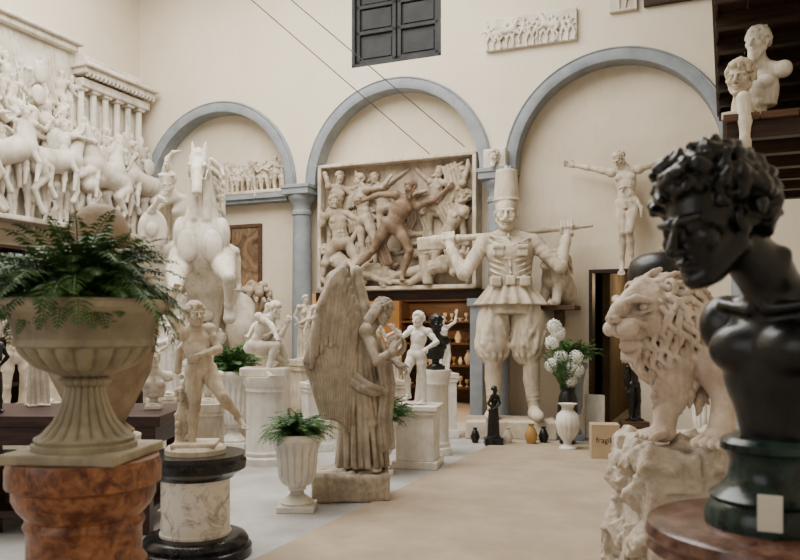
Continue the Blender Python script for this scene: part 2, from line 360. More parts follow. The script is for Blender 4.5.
# ---------------------------------------------------------------- plants
def fern(name,n,L,mat,loc=(0,0,0),parent=None,seed=0,e0=(35,85),droop=95,leaf=.15,st=24):
    r=np.random.RandomState(seed); v=[];f=[]
    for i in range(n):
        az=r.uniform(0,2*math.pi); el=math.radians(r.uniform(*e0)); l=L*r.uniform(.6,1.1); dr=math.radians(droop*r.uniform(.6,1.2))
        h=V(math.cos(az),math.sin(az),0); sd=V(-h[1],h[0],0); p=V(h[0]*.02,h[1]*.02,0); tw=r.uniform(-.3,.3)
        for k in range(st):
            t=k/st; e=el-dr*t**1.3; d=h*math.cos(e)+V(0,0,math.sin(e)); q=p+d*l/st; nrm=nz(np.cross(sd,d))
            w=.002
            o=len(v); v+=[p-sd*w,p+sd*w,q+sd*w*.8,q-sd*w*.8]; f.append([o,o+1,o+2,o+3])
            ll=l*leaf*2.0*(math.sin(math.pi*min(1,(t*.86+.12)))**.8)
            for sg in (-1,1):
                dd=nz(sd*sg+d*.45+nrm*r.uniform(-.3,.25)+V(0,0,tw*sg*.5)); m=p+dd*ll*.5; tip=p+dd*ll-V(0,0,ll*.25); ww=l/st*.42
                o=len(v); v+=[p-d*ww*.3,m-d*ww,tip,m+d*ww]; f.append([o,o+1,o+2,o+3])
            p=q
    return mk(name,v,f,mat,loc,0,parent)
# ================================================================ ROOM
SL,SR,DB,HC=-5.2,6.2,-16.5,8.0
boxes('floor',[((SL-.1,DB-.1,-.1),(SR+.1,4.6,0))],M_floor,ROOM,TH)
boxes('carpet_runner',[((1.93,-15,0.001),(4.5,-.95,.012))],M_carpet,ROOM,TH)
boxes('wall_left',[((SL-.15,DB,0),(SL,.45,HC))],M_wall,ROOM,TH)
boxes('wall_right',[((SR,DB,0),(SR+.15,.45,HC))],M_wall,ROOM,TH)
boxes('wall_rear',[((SL,DB-.15,0),(SR,DB,1.2)),((SL,DB-.15,6.5),(SR,DB,HC)),((SL,DB-.15,1.2),(SL+1.5,DB,6.5)),((SR-1.5,DB-.15,1.2),(SR,DB,6.5))],M_wall,ROOM,TH)
sk=(-4.4,2.6,-8.6,-1.4)
boxes('ceiling',[((SL,DB,HC),(SR,sk[2],HC+.15)),((SL,sk[3],HC),(SR,.45,HC+.15)),((SL,sk[2],HC),(sk[0],sk[3],HC+.15)),((sk[1],sk[2],HC),(SR,sk[3],HC+.15))],M_ceil,ROOM,TH)
sw_,sh_=sk[1]-sk[0],sk[3]-sk[2]
boxes('window_skylight',[((sk[0]+i*sw_/5-.03,sk[2],HC),(sk[0]+i*sw_/5+.03,sk[3],HC+.1)) for i in range(1,5)]+[((sk[0],sk[2]+i*sh_/6-.03,HC),(sk[1],sk[2]+i*sh_/6+.03,HC+.1)) for i in range(1,6)],M_iron,ROOM,TH)
CEN=[(-3.48,1.42),(-.09,1.42),(3.29,1.42)]; ZS=3.9
v=[];f=[]
def prism(x0,x1,z0,z1,zt,y0=0,y1=.42):
    o=len(v); v.extend([(x0,y0,z0),(x1,y0,z1),(x1,y1,z1),(x0,y1,z0),(x0,y0,zt),(x1,y0,zt),(x1,y1,zt),(x0,y1,zt)])
    f.extend([[o+a for a in q] for q in ((3,2,1,0),(4,5,6,7),(0,1,5,4),(1,2,6,5),(2,3,7,6),(3,0,4,7))])
ZW=5.75; xs=[SL]
for c,r in CEN:
    prism(xs[-1],c-r,ZS,ZS,ZW); n=40
    for i in range(n):
        a0=math.pi*(1-i/n); a1=math.pi*(1-(i+1)/n)
        prism(c+r*math.cos(a0),c+r*math.cos(a1),ZS+r*math.sin(a0),ZS+r*math.sin(a1),ZW)
    xs.append(c+r)
prism(xs[-1],SR,0,0,ZW)
wx0,wx1,wz1=-.85,.69,7.2
prism(SL,wx0,ZW,ZW,HC); prism(wx1,SR,ZW,ZW,HC); prism(wx0,wx1,wz1,wz1,HC)
mk('wall_back',v,f,M_wall,ROOM,TH)
IF=.26
boxes('wall_back_infill',[((SL,IF,0),(-1.78,.42,5.6)),((-1.78,IF,2.13),(1.6,.42,5.6)),((1.6,IF,0),(2.91,.42,5.6)),((2.91,IF,2.38),(3.55,.42,5.6)),((3.55,IF,0),(5.0,.42,5.6))],M_wall2,ROOM,TH)
for q,(c,r) in enumerate(CEN):
    v=[];f=[];n=56
    for i in range(n+1):
        a=math.pi*i/n; ca,sa=math.cos(a),math.sin(a)
        for rr,yy in ((r-.005,.24),(r-.005,-.05),(r+.05,-.07),(r+.14,-.055),(r+.16,-.07),(r+.185,-.03),(r+.185,.05)): v.append((c+rr*ca,yy,ZS+rr*sa))
    for i in range(n):
        for k in range(6): f.append([i*7+k,i*7+k+1,(i+1)*7+k+1,(i+1)*7+k])
    mk('trim_arch_%d'%(q+1),v,f,M_grey,ROOM,TH,None,True,30)
for q,s in enumerate((-1.785,1.6,4.98)):
    e=empty('column_%d'%(q+1),W(s,.02),TH)
    lathe('shaft',[(.24,0),(.24,.12),(.2,.16),(.21,.2),(.165,.26),(.168,1.6),(.15,3.4),(.17,3.42),(.17,3.47),(.15,3.49),(.15,3.58),(.2,3.64),(.23,3.7),(.23,3.74)],M_grey,(0,0,0),e)
    boxes('abacus',[((-.25,-.25,3.74),(.25,.25,3.9)),((-.27,-.27,3.84),(.27,.27,3.9)),((-.27,-.27,0),(.27,.27,.08))],M_grey,(0,0,0),0,e,.01)
boxes('trim_lintel',[((-1.62,.2,1.98),(1.44,.44,2.13))],M_wood,ROOM,TH)
boxes('trim_jamb',[((1.16,-.02,0),(1.36,.25,1.98)),((1.12,-.05,1.86),(1.4,.25,1.98)),((1.13,-.05,0),(1.39,.25,.12))],M_grey,ROOM,TH,None,.01)
boxes('door_1',[((2.91,.18,0),(2.96,.44,2.38)),((3.50,.18,0),(3.55,.44,2.38)),((2.96,.18,2.33),(3.50,.44,2.38))],M_wood,ROOM,TH)
boxes('trim_ledge',[((-4.85,.0,3.76),(-2.08,IF,3.84)),((-4.8,.05,3.7),(-2.1,IF,3.76))],M_grey,ROOM,TH)
# shuttered upper window: two leaves of panelled dark wood
e=empty('window_1',ROOM,TH)
boxes('frame',[((wx0,.0,5.75),(wx0+.05,.2,wz1)),((wx1-.05,.0,5.75),(wx1,.2,wz1)),((wx0,.0,5.75),(wx1,.2,5.80)),((wx0,0,wz1-.05),(wx1,.2,wz1))],M_iron,(0,0,0),0,e)
pl=[]
for x0,x1 in ((wx0+.06,-.095),(-.065,wx1-.06)):
    pl+=[((x0,.05,5.81),(x0+.06,.1,7.14)),((x1-.06,.05,5.81),(x1,.1,7.14))]+[((x0,.05,z),(x1,.1,z+.06)) for z in (5.81,6.28,6.70,7.08)]+[((x0+.09,.075,z+.03),(x1-.09,.1,z+.34)) for z in (5.87,6.34,6.75)]
boxes('shutters',pl,M_iron,(0,0,0),0,e,.006); boxes('shutter_panels',[((wx0+.05,.095,5.8),(wx1-.05,.13,7.15))],M_shutter,(0,0,0),0,e)
boxes('window_2',[((3.7,-.08,6.0),(4.62,-.0,6.1)),((3.7,-.06,6.1),(4.62,0,6.9)),((3.72,-.1,6.3),(4.6,-.03,6.36)),((3.72,-.1,6.6),(4.6,-.03,6.66)),((4.12,-.1,6.1),(4.2,-.03,6.9))],M_wood,ROOM,TH)
# shop beyond the arch
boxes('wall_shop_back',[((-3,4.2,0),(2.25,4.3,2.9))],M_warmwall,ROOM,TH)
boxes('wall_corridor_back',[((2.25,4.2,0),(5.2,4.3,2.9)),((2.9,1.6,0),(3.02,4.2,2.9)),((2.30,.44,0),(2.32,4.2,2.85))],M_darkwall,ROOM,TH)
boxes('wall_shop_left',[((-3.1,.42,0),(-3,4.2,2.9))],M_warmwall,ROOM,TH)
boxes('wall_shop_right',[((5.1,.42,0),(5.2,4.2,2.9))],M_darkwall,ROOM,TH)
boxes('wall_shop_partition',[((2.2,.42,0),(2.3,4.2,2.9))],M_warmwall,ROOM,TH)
boxes('ceiling_shop',[((-3,.42,2.85),(5.2,4.3,2.95))],M_wood2,ROOM,TH)
vz=[(.0,0),(.05,0),(.07,.05),(.09,.12),(.06,.2),(.03,.25),(.05,.28),(.0,.28)]
gob=[(0,0),(.05,0),(.05,.02),(.015,.04),(.015,.1),(.05,.14),(.055,.2),(.04,.22),(0,.22)]
dish=[(0,0),(.04,0),(.03,.02),(.08,.06),(.12,.08),(.12,.09),(0,.06)]
def ornaments(e,n,x0,x1,zs,y):
    for i in range(n):
        lathe('ornament',(vz,gob,dish)[rng.randint(3)],[M_white,M_gold,M_bronze,M_cream,M_white2][rng.randint(5)],(x0+(x1-x0)*((i//len(zs))+.5)/math.ceil(n/len(zs))+rng.uniform(-.03,.03),y+rng.uniform(-.08,.1),zs[i%len(zs)]),e,16,None,0,rng.uniform(.5,1.1))
e=empty('display_shelf',W(1.2,3.0),TH)
boxes('case',[((-.75,-.3,0),(-.7,.3,2.4)),((.7,-.3,0),(.75,.3,2.4)),((-.75,.25,0),(.75,.3,2.4))]+[((-.72,-.3,z),(.72,.3,z+.03)) for z in (.25,.6,.95,1.3,1.65,2.0,2.35)],M_gold,(0,0,0),0,e)
ornaments(e,60,-.68,.68,(.28,.63,.98,1.33,1.68,2.03),-.1)
e=empty('display_shelf',W(-.6,3.9),TH)
boxes('case',[((-.9,-.25,z),(.9,.25,z+.04)) for z in (.3,.75,1.2,1.65,2.1)]+[((-.95,-.25,0),(-.9,.25,2.4)),((.9,-.25,0),(.95,.25,2.4)),((-.9,.2,0),(.9,.25,2.4))],M_wood2,(0,0,0),0,e)
ornaments(e,44,-.85,.85,(.34,.79,1.24,1.69),-.08)
def light(name,typ,loc,energy,col=(1,1,1),size=.1,sy=None,rot=(0,0,0)):
    l=bpy.data.lights.new(name,typ); l.energy=energy; l.color=col
    if typ=='AREA':
        l.shape='RECTANGLE'; l.size=size; l.size_y=sy or size
    else: l.shadow_soft_size=size
    o=bpy.data.objects.new(name,l); bpy.context.collection.objects.link(o); o.location=loc; o.rotation_euler=rot; return o
for i,(s,y) in enumerate(((1.0,1.7),(-1.0,2.2),(3.9,2.6))):
    e=empty('pendant_lamp',W(s,y,2.4),TH); lathe('shade',[(.02,.2),(.03,.2),(.16,.02),(.15,.02),(.02,.18)],M_gold,(0,0,0),e,24); lathe('bulb',[(.0,-.02),(.04,0),(.045,.04),(.02,.1),(0,.1)],M_bulb,(0,0,0),e,16)
    boxes('cord',[((-.004,-.004,.2),(.004,.004,.45))],M_iron,(0,0,0),0,e)
    light('lamp_light','POINT',W(s,y,2.28),(190,90,45)[i],(1,.70,.38),.08)
# ================================================================ RELIEFS
def horse_side(S,o,s,d=1,y=-.03,k=.02,rear=0,dy=.04):
    o=V(o)
    P=lambda x,z,r,yy=0:(o[0]+d*(x*math.cos(rear)-z*math.sin(rear)*1)*s,y+yy,o[2]+(x*math.sin(rear)+z*math.cos(rear))*s,r*s)
    S.chain([P(-.55,1.15,.26),P(-.1,1.1,.25),P(.4,1.15,.27)],k); S.chain([P(.42,1.25,.24),P(.65,1.6,.16),P(.82,1.82,.12)],k)
    S.chain([P(.80,1.86,.11),P(1.02,1.6,.08),P(1.12,1.48,.068)],k); S.cap(P(.78,1.9,0)[:3],P(.76,2.04,0)[:3],.035*s,.012*s,.01)
    for x,kx,fx,yy in ((.5,.85,.72,-dy),(.38,.4,.35,dy)): S.chain([P(x,.95,.13,yy),P(kx,.65,.07,yy),P(fx,.32,.05,yy),P(fx+.06,.08,.065,yy)],k)
    for x,kx,hx,fx,yy in ((-.6,-.45,-.75,-.65,-dy),(-.5,-.25,-.5,-.38,dy)): S.chain([P(x,1.0,.19,yy),P(kx,.75,.11,yy),P(hx,.5,.06,yy),P(fx,.2,.05,yy),P(fx+.08,.02,.065,yy)],k)
    S.chain([P(-.8,1.25,.06),P(-.98,1.0,.08),P(-1.0,.55,.05)],k)
    for i in range(9): t=i/8; S.cap(P(.36+.42*t,1.52+.36*t,0)[:3],P(.26+.38*t,1.30+.36*t,0,-.1*s)[:3],.05*s,.03*s,.01)
e=empty('battle_relief_panel',W(-.09,.1,2.14),TH)
boxes('border',[((-1.36,-.16,0),(1.36,.16,.06)),((-1.36,-.16,2.02),(1.36,.16,2.07)),((-1.36,-.16,0),(-1.3,.16,2.07)),((1.3,-.16,0),(1.36,.16,2.07))],M_cream,(0,0,0),0,e,.01)
S=Sdf(); S.box((0,.09,1.03),(1.32,.06,1.0),None,.01)
Fg=[dict(P=(-.93,-.12,.78),T=-12,la=(-60,-150),ra=(60,100),ll=(-40,20),rl=(30,-30),turn=40,s=1.02),
    dict(P=(-.72,-.14,.34),T=-60,la=(-30,40),ra=(120,150),ll=(75,60),rl=(95,20),turn=20,s=.95),
    dict(P=(-.55,-.06,1.15),T=-8,la=(-120,-170),ra=(95,140),ll=(0,10),rl=(20,0),turn=-30,s=.95),
    dict(P=(.86,-.13,.78),T=28,la=(-70,-120),ra=(100,60),ll=(-20,-5),rl=(25,40),turn=-40,s=1.02),
    dict(P=(.55,-.16,.3),T=75,la=(10,60),ra=(120,160),ll=(-80,-50),rl=(-60,-95),turn=0,s=.9),
    dict(P=(1.05,-.05,1.2),T=5,la=(-150,-120),ra=(160,170),ll=(0,0),rl=(10,0),turn=-60,s=.85),
    dict(P=(-1.1,-.05,1.3),T=10,la=(-160,-150),ra=(100,120),ll=(0,0),rl=(10,0),turn=30,s=.85),
    dict(P=(-.2,-.03,1.3),T=-20,la=(-130,-160),ra=(120,120),ll=(0,0),rl=(30,0),turn=20,s=.8),
    dict(P=(.62,-.02,1.3),T=12,la=(-130,-160),ra=(150,120),ll=(0,0),rl=(30,0),turn=-20,s=.8),
    dict(P=(-.15,-.1,.25),T=-85,la=(-100,-60),ra=(-60,-100),ll=(85,95),rl=(70,100),turn=0,s=.8)]
for i,a in enumerate(Fg):
    sc=a['s']; J=fk(**a)
    for q in J: J[q][0]=np.clip(J[q][0],-1.24,1.24); J[q][2]=np.clip(J[q][2],.1,1.93)
    human(S,J,sc,hands=False,seed=i,feet=False,b=1.05,hair='curly')
for i in range(40):
    x=rng.uniform(-1.15,1.15); z=rng.uniform(.2,1.75); a=rng.uniform(0,6.28); p=[]
    for t in range(5): p.append((x+.11*t*math.cos(a+t*.35),-.0-.03*math.sin(t*1.3+i),z+.11*t*math.sin(a+t*.35)))
    if all(abs(q[0])<1.22 and .1<q[2]<1.95 for q in p): swirl(S,p,.026,3,.05)
swirl(S,[(.9,-.05,1.9),(1.0,-.09,1.6),(.85,-.1,1.3),(1.05,-.06,.9)],.035,4,.06)
S.mesh('carved_figures',M_relief,.012,parent=e)
S=Sdf(); J=fk(P=(.02,-.26,.98),T=32,Hd=20,hy=-.25,turn=25,la=(-95,-75),ra=(105,125),ll=(-32,-50),rl=(28,-18),s=1.0)
human(S,J,1.0,hf=(-.4,-.9,-.2),beard=True,hair='curly',curl=.6,seed=5,b=1.15); swirl(S,[(.3,-.14,1.35),(.0,-.24,1.0),(-.2,-.2,.7),(-.1,-.16,.4)],.03,4,.05)
S.mesh('striding_warrior',M_brown,.011,parent=e)
e=empty('frieze_panel',W(2.1,-.04,5.68),TH)
S=Sdf(); S.box((0,.0,.23),(.68,.035,.23),None,.01)
for i in range(13):
    x=-.6+.1*i; human(S,fk(P=(x,-.05,.2+rng.uniform(-.03,.04)),T=rng.uniform(-28,28),la=(rng.uniform(-110,10),rng.uniform(-150,10)),ra=(rng.uniform(-10,110),rng.uniform(0,150)),ll=(-20,8),rl=(25,-6),s=.22),.22,hands=False,feet=False,hs=1.2,b=1.2)
horse_side(S,(.25,0,.03),.2,-1,-.05,.008,.2,.02); horse_side(S,(-.3,0,.03),.2,1,-.05,.008,.1,.02)
S.mesh('carved_figures',M_white,.006,parent=e)
e=empty('frieze_panel',W(3.42,-.04,5.98),TH)
S=Sdf(); S.box((0,0,.27),(.19,.035,.27),None,.01); human(S,fk(P=(0,-.05,.27),T=6,la=(-50,-100),ra=(40,120),ll=(-15,5),rl=(15,-10),s=.27),.27,hands=False,feet=False)
S.mesh('carved_figures',M_white,.006,parent=e)
e=empty('carved_head_block',W(1.6,-.22,3.9),TH)
S=Sdf(); S.box((0,.1,.14),(.17,.1,.14),None,.01); head(S,(0,-.02,.15),(0,-1,0),s=.9,hair='curly',beard=True); S.mesh('head',M_white,.008,parent=e)
e=empty('triumph_relief_panel',W(SL+.14,-2.25,3.1),TH+math.pi/2)
S=Sdf(); S.box((0,.04,1.5),(2.1,.08,1.45),None,.01)
S.box((-.8,-.02,2.95),(1.3,.14,.06),None,.01); S.box((-.8,-.05,3.02),(1.35,.18,.03),None,.01)
S.box((1.3,-.1,2.6),(.82,.24,.05),None,.01); S.box((1.3,-.13,2.68),(.86,.28,.035),None,.01); S.box((1.3,-.06,2.42),(.8,.18,.07),None,.01)
for i in range(18): S.box((.56+.09*i,-.3,2.53),(.022,.04,.03),None,.004)
for i in range(6):
    x=.58+.27*i; S.cap((x,-.12,1.6),(x,-.12,2.3),.06,.052,.01); S.box((x,-.12,2.33),(.085,.085,.03),None,.01); S.box((x,-.12,1.6),(.08,.08,.04),None,.01)
    for a in range(3): S.cap((x+(a-1)*.03,-.178,1.7),(x+(a-1)*.03,-.172,2.25),.007,None,.004,True)
S.box((0,-.08,.04),(2.1,.2,.04),None,.01)
rr_=np.random.RandomState(21)
for row,(z,s_,y,n_) in enumerate(((2.35,.55,-.06,9),(2.0,.6,-.1,9),(1.62,.66,-.12,15),(1.35,.7,-.17,14),(1.0,.75,-.2,13))):
    for i in range(n_):
        x=-1.5+(1.9/8*i if row<2 else 3.5/(n_-1)*i)+rr_.uniform(-.05,.05)
        human(S,fk(P=(x,y+rr_.uniform(-.04,.04),z-.15*s_-.2+rr_.uniform(-.06,.06)),T=rr_.uniform(-22,22),turn=rr_.uniform(-60,60),la=(rr_.uniform(-120,0),rr_.uniform(-160,0)),ra=(rr_.uniform(0,120),rr_.uniform(0,160)),ll=(-6,0),rl=(6,0),s=s_),s_,hands=False,feet=False,hs=1.1,seed=i,b=1.15,hair=('curly','none','short')[i%3])
        if i%3==0: S.cap((x+.1,y-.12,z-.1),(x+.1+rr_.uniform(-.1,.1),y-.05,z+.65*s_+.1),.014,.01,.006)
        if i%4==1: S.ell((x-.05,y-.16,z-.05),(.13,.04,.15),None,.01)
for x,d,r,y in ((-1.5,1,.25,-.28),(-.75,1,.3,-.34),(0.0,1,.12,-.3),(.65,-1,.28,-.34),(1.15,1,.35,-.3),(1.65,-1,.15,-.3)):
    horse_side(S,(x,0,.05+(.15 if r>.1 else 0)),.72,d,y,.02,r,.08)
    human(S,fk(P=(x-.02*d,y-.02,1.12),T=10*d,turn=-50*d,la=(rr_.uniform(-120,0),rr_.uniform(-160,0)),ra=(rr_.uniform(0,120),rr_.uniform(0,160)),ll=((15*d,-.3),-5),rl=((20*d,-.5),(-10,0)),s=.7),.7,hands=False,feet=False,hs=1.15,b=1.15,hair='curly')
for i in range(60):
    x=rr_.uniform(-1.9,1.9); z=rr_.uniform(.3,1.5); a=rr_.uniform(0,6.28)
    swirl(S,[(x,-.18,z),(x+.1*math.cos(a),-.2,z-.1),(x+.1*math.cos(a+1),-.18,z-.22)],.022,3,.04)
S.mesh('carved_figures',M_white,.016,parent=e)
# ================================================================ SOLDIER
k_=1.85; e=empty('soldier_statue',(1.56,11.0,0),-.12)
boxes('plinth',[((-.62,-.38,0),(.62,.38,.25))],M_cream,(0,0,0),0,e,.02)
S=Sdf()
J=dict(pel=(0,0,.9),che=(-.01,0,1.2),nek=(-.02,-.0,1.41),hed=(-.03,-.03,1.565),sl=(-.195,.0,1.345),el=(-.35,-.1,1.1),wl=(-.47,.0,1.33),sr=(.175,.0,1.345),er=(.37,-.06,1.15),wr=(.43,.03,1.41),
       hl=(-.1,0,.88),kl=(-.13,-.04,.46),al=(-.13,.0,.08),hr=(.1,0,.88),kr=(.16,-.04,.46),ar=(.18,0,.08))
human(S,J,1,b=.95,hands=False,doh=False,feet=False)
head(S,J['hed'],(-.05,-1,-.08),s=1.12,hair='none')
c=V(-.03,-.03,1.565)
for q in (-1,1): S.chain([(c[0]-.005,c[1]-.115,c[2]-.058,.014),(c[0]+q*.035,c[1]-.105,c[2]-.068,.011),(c[0]+q*.055,c[1]-.09,c[2]-.055,.005)],.006)
S.chain([(-.03,.0,1.66,.095),(-.03,.0,1.73,.09),(-.03,.01,1.83,.08)],.01); S.ell((-.03,-.0,1.665),(.106,.112,.02),None,.006)
S.robe((-.03,.0,1.655),(.098,.103),(-.03,.01,1.9),(.08,.082),3,.01,.006); S.cap((-.03,.01,1.9),(-.03,.01,1.93),.012,None,.01)
S.robe((0,0,1.03),(.148,.115),(0,0,1.3),(.178,.122),9,.035,.03); S.ell((-.01,-.01,1.27),(.175,.135,.12),None,.03)
for q,sh in ((-1,'sl'),(1,'sr')): S.cap((-.02+q*.06,0,1.4),J[sh],.045,.055,.02)
sr_=np.random.RandomState(3)
for a,b_ in (('sl','el'),('sr','er')): 
    A,B_=V(J[a]),V(J[b_]); S.cap(A,B_,.056,.048,.015); dd=nz(B_-A); sd=nz(np.cross(dd,(0,1,0))); up_=np.cross(sd,dd)
    for i,t in enumerate((.2,.36,.5,.62,.74,.84,.93)):
        p=A*(1-t)+B_*t+sr_.uniform(-.006,.006,3); o=sr_.uniform(-.7,.7); S.ell(p,(.060-.003*i,.060-.003*i,.009),[sd,up_,nz(dd+sd*o+up_*sr_.uniform(-.4,.4))],.014)
for a,b_ in (('el','wl'),('er','wr')):
    A,B_=V(J[a]),V(J[b_]); S.cap(A,A*.15+B_*.85,.048,.035,.012); dd=nz(B_-A); sd=nz(np.cross(dd,(0,1,0))); up_=np.cross(sd,dd)
    for i,t in enumerate((.05,.16,.27,.4)): S.ell(A*(1-t)+B_*t,(.053-.003*i,.053-.003*i,.009),[sd,up_,nz(dd+sd*sr_.uniform(-.6,.6))],.012)
    S.cap(A*.3+B_*.7,A*.18+B_*.82,.044,.041,.005)
S.robe((-.02,0,1.395),(.085,.08),(-.02,0,1.45),(.07,.07),3,.01,.006)
S.cap((0,-.132,1.08),(-.015,-.11,1.4),.008,None,.005)
for i in range(6): S.ell((-.003*i,-.142+.006*i if i<4 else -.122,1.1+.055*i),.012,None,.003)
for q in (-1,1): S.box((q*.09,-.135,1.27),(.042,.015,.042),None,.01,.005); S.box((q*.09,-.145,1.30),(.045,.014,.014),None,.006,.003)
for i in range(14):
    q=-1 if i%2 else 1; z=1.08+.022*i; S.chain([(q*.155,-.05,z+.03,.009),(q*.1,-.118,z,.008),(q*.03,-.138,z-.025,.004)],.012)
S.robe((0,0,1.02),(.165,.13),(0,0,1.075),(.165,.13),2,.004,.004); S.box((0,-.135,1.048),(.035,.015,.035),None,.005,.003)
for q in (-.11,.11): S.box((q,-.13,1.04),(.042,.03,.038),None,.01,.004)
S.robe((0,0,.865),(.275,.205),(0,0,1.03),(.155,.12),17,.085,.006,sw=.4); S.robe((0,0,.8),(.205,.155),(0,0,.92),(.205,.155),3,.03,.02)
for q in (-1,1):
    x=q*.132
    S.ell((x,0,.70),(.128,.128,.22),None,.02); S.ell((x+q*.01,-.005,.56),(.125,.12,.13),None,.03)
    for i in range(20):
        a=sr_.uniform(0,6.28); da=sr_.uniform(-.7,.7); z0=sr_.uniform(.6,.86); z1=z0-sr_.uniform(.12,.24); r0=.125-.02*abs(z0-.68)/.2; r1=.125 if z1>.48 else .09
        S.chain([(x+r0*math.cos(a),r0*math.sin(a),z0,.006),(x+(r0+.003)*math.cos(a+da*.5),(r0+.003)*math.sin(a+da*.5),(z0+z1)/2,.015),(x+r1*math.cos(a+da),r1*math.sin(a+da),z1,.007)],.018)
    for i in range(12):
        a=i*math.pi/6; S.chain([(x+q*.01+.115*math.cos(a),.11*math.sin(a),.56,.01),(x+.1*math.cos(a+.1),.095*math.sin(a+.1)-.005,.48,.017),(x+.06*math.cos(a+.15),.06*math.sin(a+.15)-.015,.43,.016)],.01)
    xa=J['al'][0] if q<0 else J['ar'][0]; xk=J['kl'][0] if q<0 else J['kr'][0]
    S.chain([(xk,-.03,.42,.064),(xk,.0,.3,.062),(xa,.0,.1,.046)],.01)
    for i in range(8): t=i/7; S.ell((xk+(xa-xk)*t,-.0,.4-.3*t),(.067-.014*t,.067-.012*t,.01),rotm(.15*(-1)**i,.12,0),.005)
    S.chain([(xa,.04,.045,.045),(xa,-.06,.05,.048),(xa+q*.02,-.19,.04,.042),(xa+q*.025,-.23,.035,.036)],.015)
Ra,Rb=V(-.70,.06,1.36),V(.62,.09,1.475); rd=nz(Rb-Ra)
for wv in (J['wl'],J['wr']):
    wv=V(wv); t=float((wv-Ra)@rd); g=Ra+rd*t; S.ell(wv*.6+g*.4,(.045,.035,.045),None,.015)
    for i in range(4):
        o=rd*(i-1.5)*.026; S.chain([(*(g+o+V(0,-.045,-.035)),.0135),(*(g+o+V(0,-.06,.005)),.0135),(*(g+o+V(0,-.025,.05)),.0125),(*(g+o+V(0,.03,.04)),.011)],.003)
    S.chain([(*(wv+rd*.03),.016),(*(g+V(0,-.03,-.06)+rd*.045),.014),(*(g+V(0,.03,-.05)+rd*.04),.012)],.006)
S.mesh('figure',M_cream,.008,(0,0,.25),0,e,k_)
S=Sdf(); S.cap(Ra+rd*.2,Rb-rd*.12,.028,.02,.01); S.cap(Rb-rd*.2,Rb,.016,.013,.01); S.cap(Ra+rd*.3,Ra+rd*.12,.032,.035,.02)
S.box(Ra+rd*.1-V(0,0,.015),(.12,.022,.055),[rd,V(0,1,0),np.cross(rd,V(0,1,0))],.015,.03); S.box(Ra+rd*.34-V(0,0,.03),(.05,.01,.025),None,.008,.01)
S.mesh('rifle',M_cream,.008,(0,0,.25),0,e,k_)
# ================================================================ CRUCIFIED FIGURE
e=empty('crucified_christ_statue',W(3.5,.03,2.40),TH)
S=Sdf(); J=fk(P=(-.03,-.03,.88),T=-3,Hd=-34,hy=-.6,la=(-107,-104),ra=(108,105),ll=((6,-.25),(-3,.22)),rl=((-6,-.3),(3,.22)),s=1)
human(S,J,1,hf=(-.5,-.8,-.75),hair='short',beard=True,curl=.5,footdir=((0,-.45,-.9),(0,-.45,-.9)),b=1.02)
S.robe((-.03,-.03,.80),(.155,.115),(-.02,-.03,.91),(.165,.12),11,.07,.006); S.chain([(.12,-.09,.88,.03),(.17,-.08,.8,.03),(.165,-.08,.68,.015)],.008)
for q in (-1,1):
    for r in range(4): S.chain([(-.04+q*.115,-.06,1.08+.04*r,.009),(-.04+q*.07,-.118,1.10+.04*r,.009),(-.05+q*.025,-.125,1.14+.03*r,.005)],.006)
    S.ell((-.035+q*.001,-.125,1.04),(.05,.03,.06),None,.012,True)
S.mesh('figure',M_cream,.0085,parent=e)
S=Sdf(); S.box((0,0,.03),(.62,.1,.03),None,.01)
for i in range(11):
    human(S,fk(P=(-.54+.108*i,rng.uniform(-.07,.04),.30+rng.uniform(-.06,.06)),T=rng.uniform(-25,25),turn=rng.uniform(-60,60),la=(rng.uniform(-130,0),rng.uniform(-160,0)),ra=(rng.uniform(0,120),rng.uniform(0,150)),ll=(-8,0),rl=(10,0),s=.38),.38,hands=False,feet=False,hs=1.15,seed=i,b=1.2)
S.mesh('plaster_figure_frieze',M_cream,.009,W(-2.75,.09,3.84),TH)
# ================================================================ HORSE WITH RIDER
e=empty('rearing_horse_statue',(-2.75,11.0,0),.12)
boxes('plinth',[((-.65,-.9,0),(.75,1.0,.42)),((-.7,-.95,.42),(.8,1.05,.5))],M_white,(0,0,0),0,e,.02)
S=Sdf()
S.chain([(.0,-.25,2.15,.36),(.03,.1,1.85,.38),(.08,.55,1.4,.36)],.08); S.ell((0,-.38,2.2),(.33,.25,.36),None,.08)
for q in (-1,1): S.ell((q*.16,-.59,2.13),(.14,.10,.22),None,.015); S.ell((q*.27,-.40,2.3),(.11,.16,.24),None,.02); S.ell((.08+q*.22,.6,1.3),(.24,.34,.34),None,.06)
S.chain([(0,-.3,2.35,.27),(-.02,-.25,2.75,.2),(-.03,-.35,3.1,.15),(-.03,-.5,3.28,.125)],.05)
for q in (-1,1): S.chain([(q*.08,-.52,2.5,.06),(q*.1-.02,-.47,2.85,.05),(q*.08-.03,-.53,3.1,.03)],.02)
S.chain([(-.03,-.52,3.3,.12),(-.02,-.72,3.1,.085),(0,-.86,2.88,.062),(0,-.9,2.8,.068)],.03); S.ell((-.03,-.55,3.2),(.11,.14,.16),None,.03)
for q in (-1,1):
    S.cap((q*.07-.03,-.45,3.4),(q*.09-.03,-.47,3.55),.04,.012,.015); S.ell((q*.1-.03,-.66,3.2),.03,None,.008); S.ell((q*.04,-.965,2.82),.024,None,.01,True)
    S.cap((q*.085-.03,-.6,3.25),(q*.08,-.7,3.18),.018,None,.008); S.ell((q*.1-.03,-.5,3.15),(.045,.1,.11),None,.02); S.ell((q*.1-.025,-.735,3.12),(.035,.045,.07),None,.012,True)
S.cap((-.06,-.95,2.755),(.06,-.95,2.755),.014,None,.006,True)
S.chain([(-.1,-.8,2.98,.014),(0,-.86,2.99,.014),(.1,-.8,2.98,.014),(.12,-.5,3.3,.012)],.004)
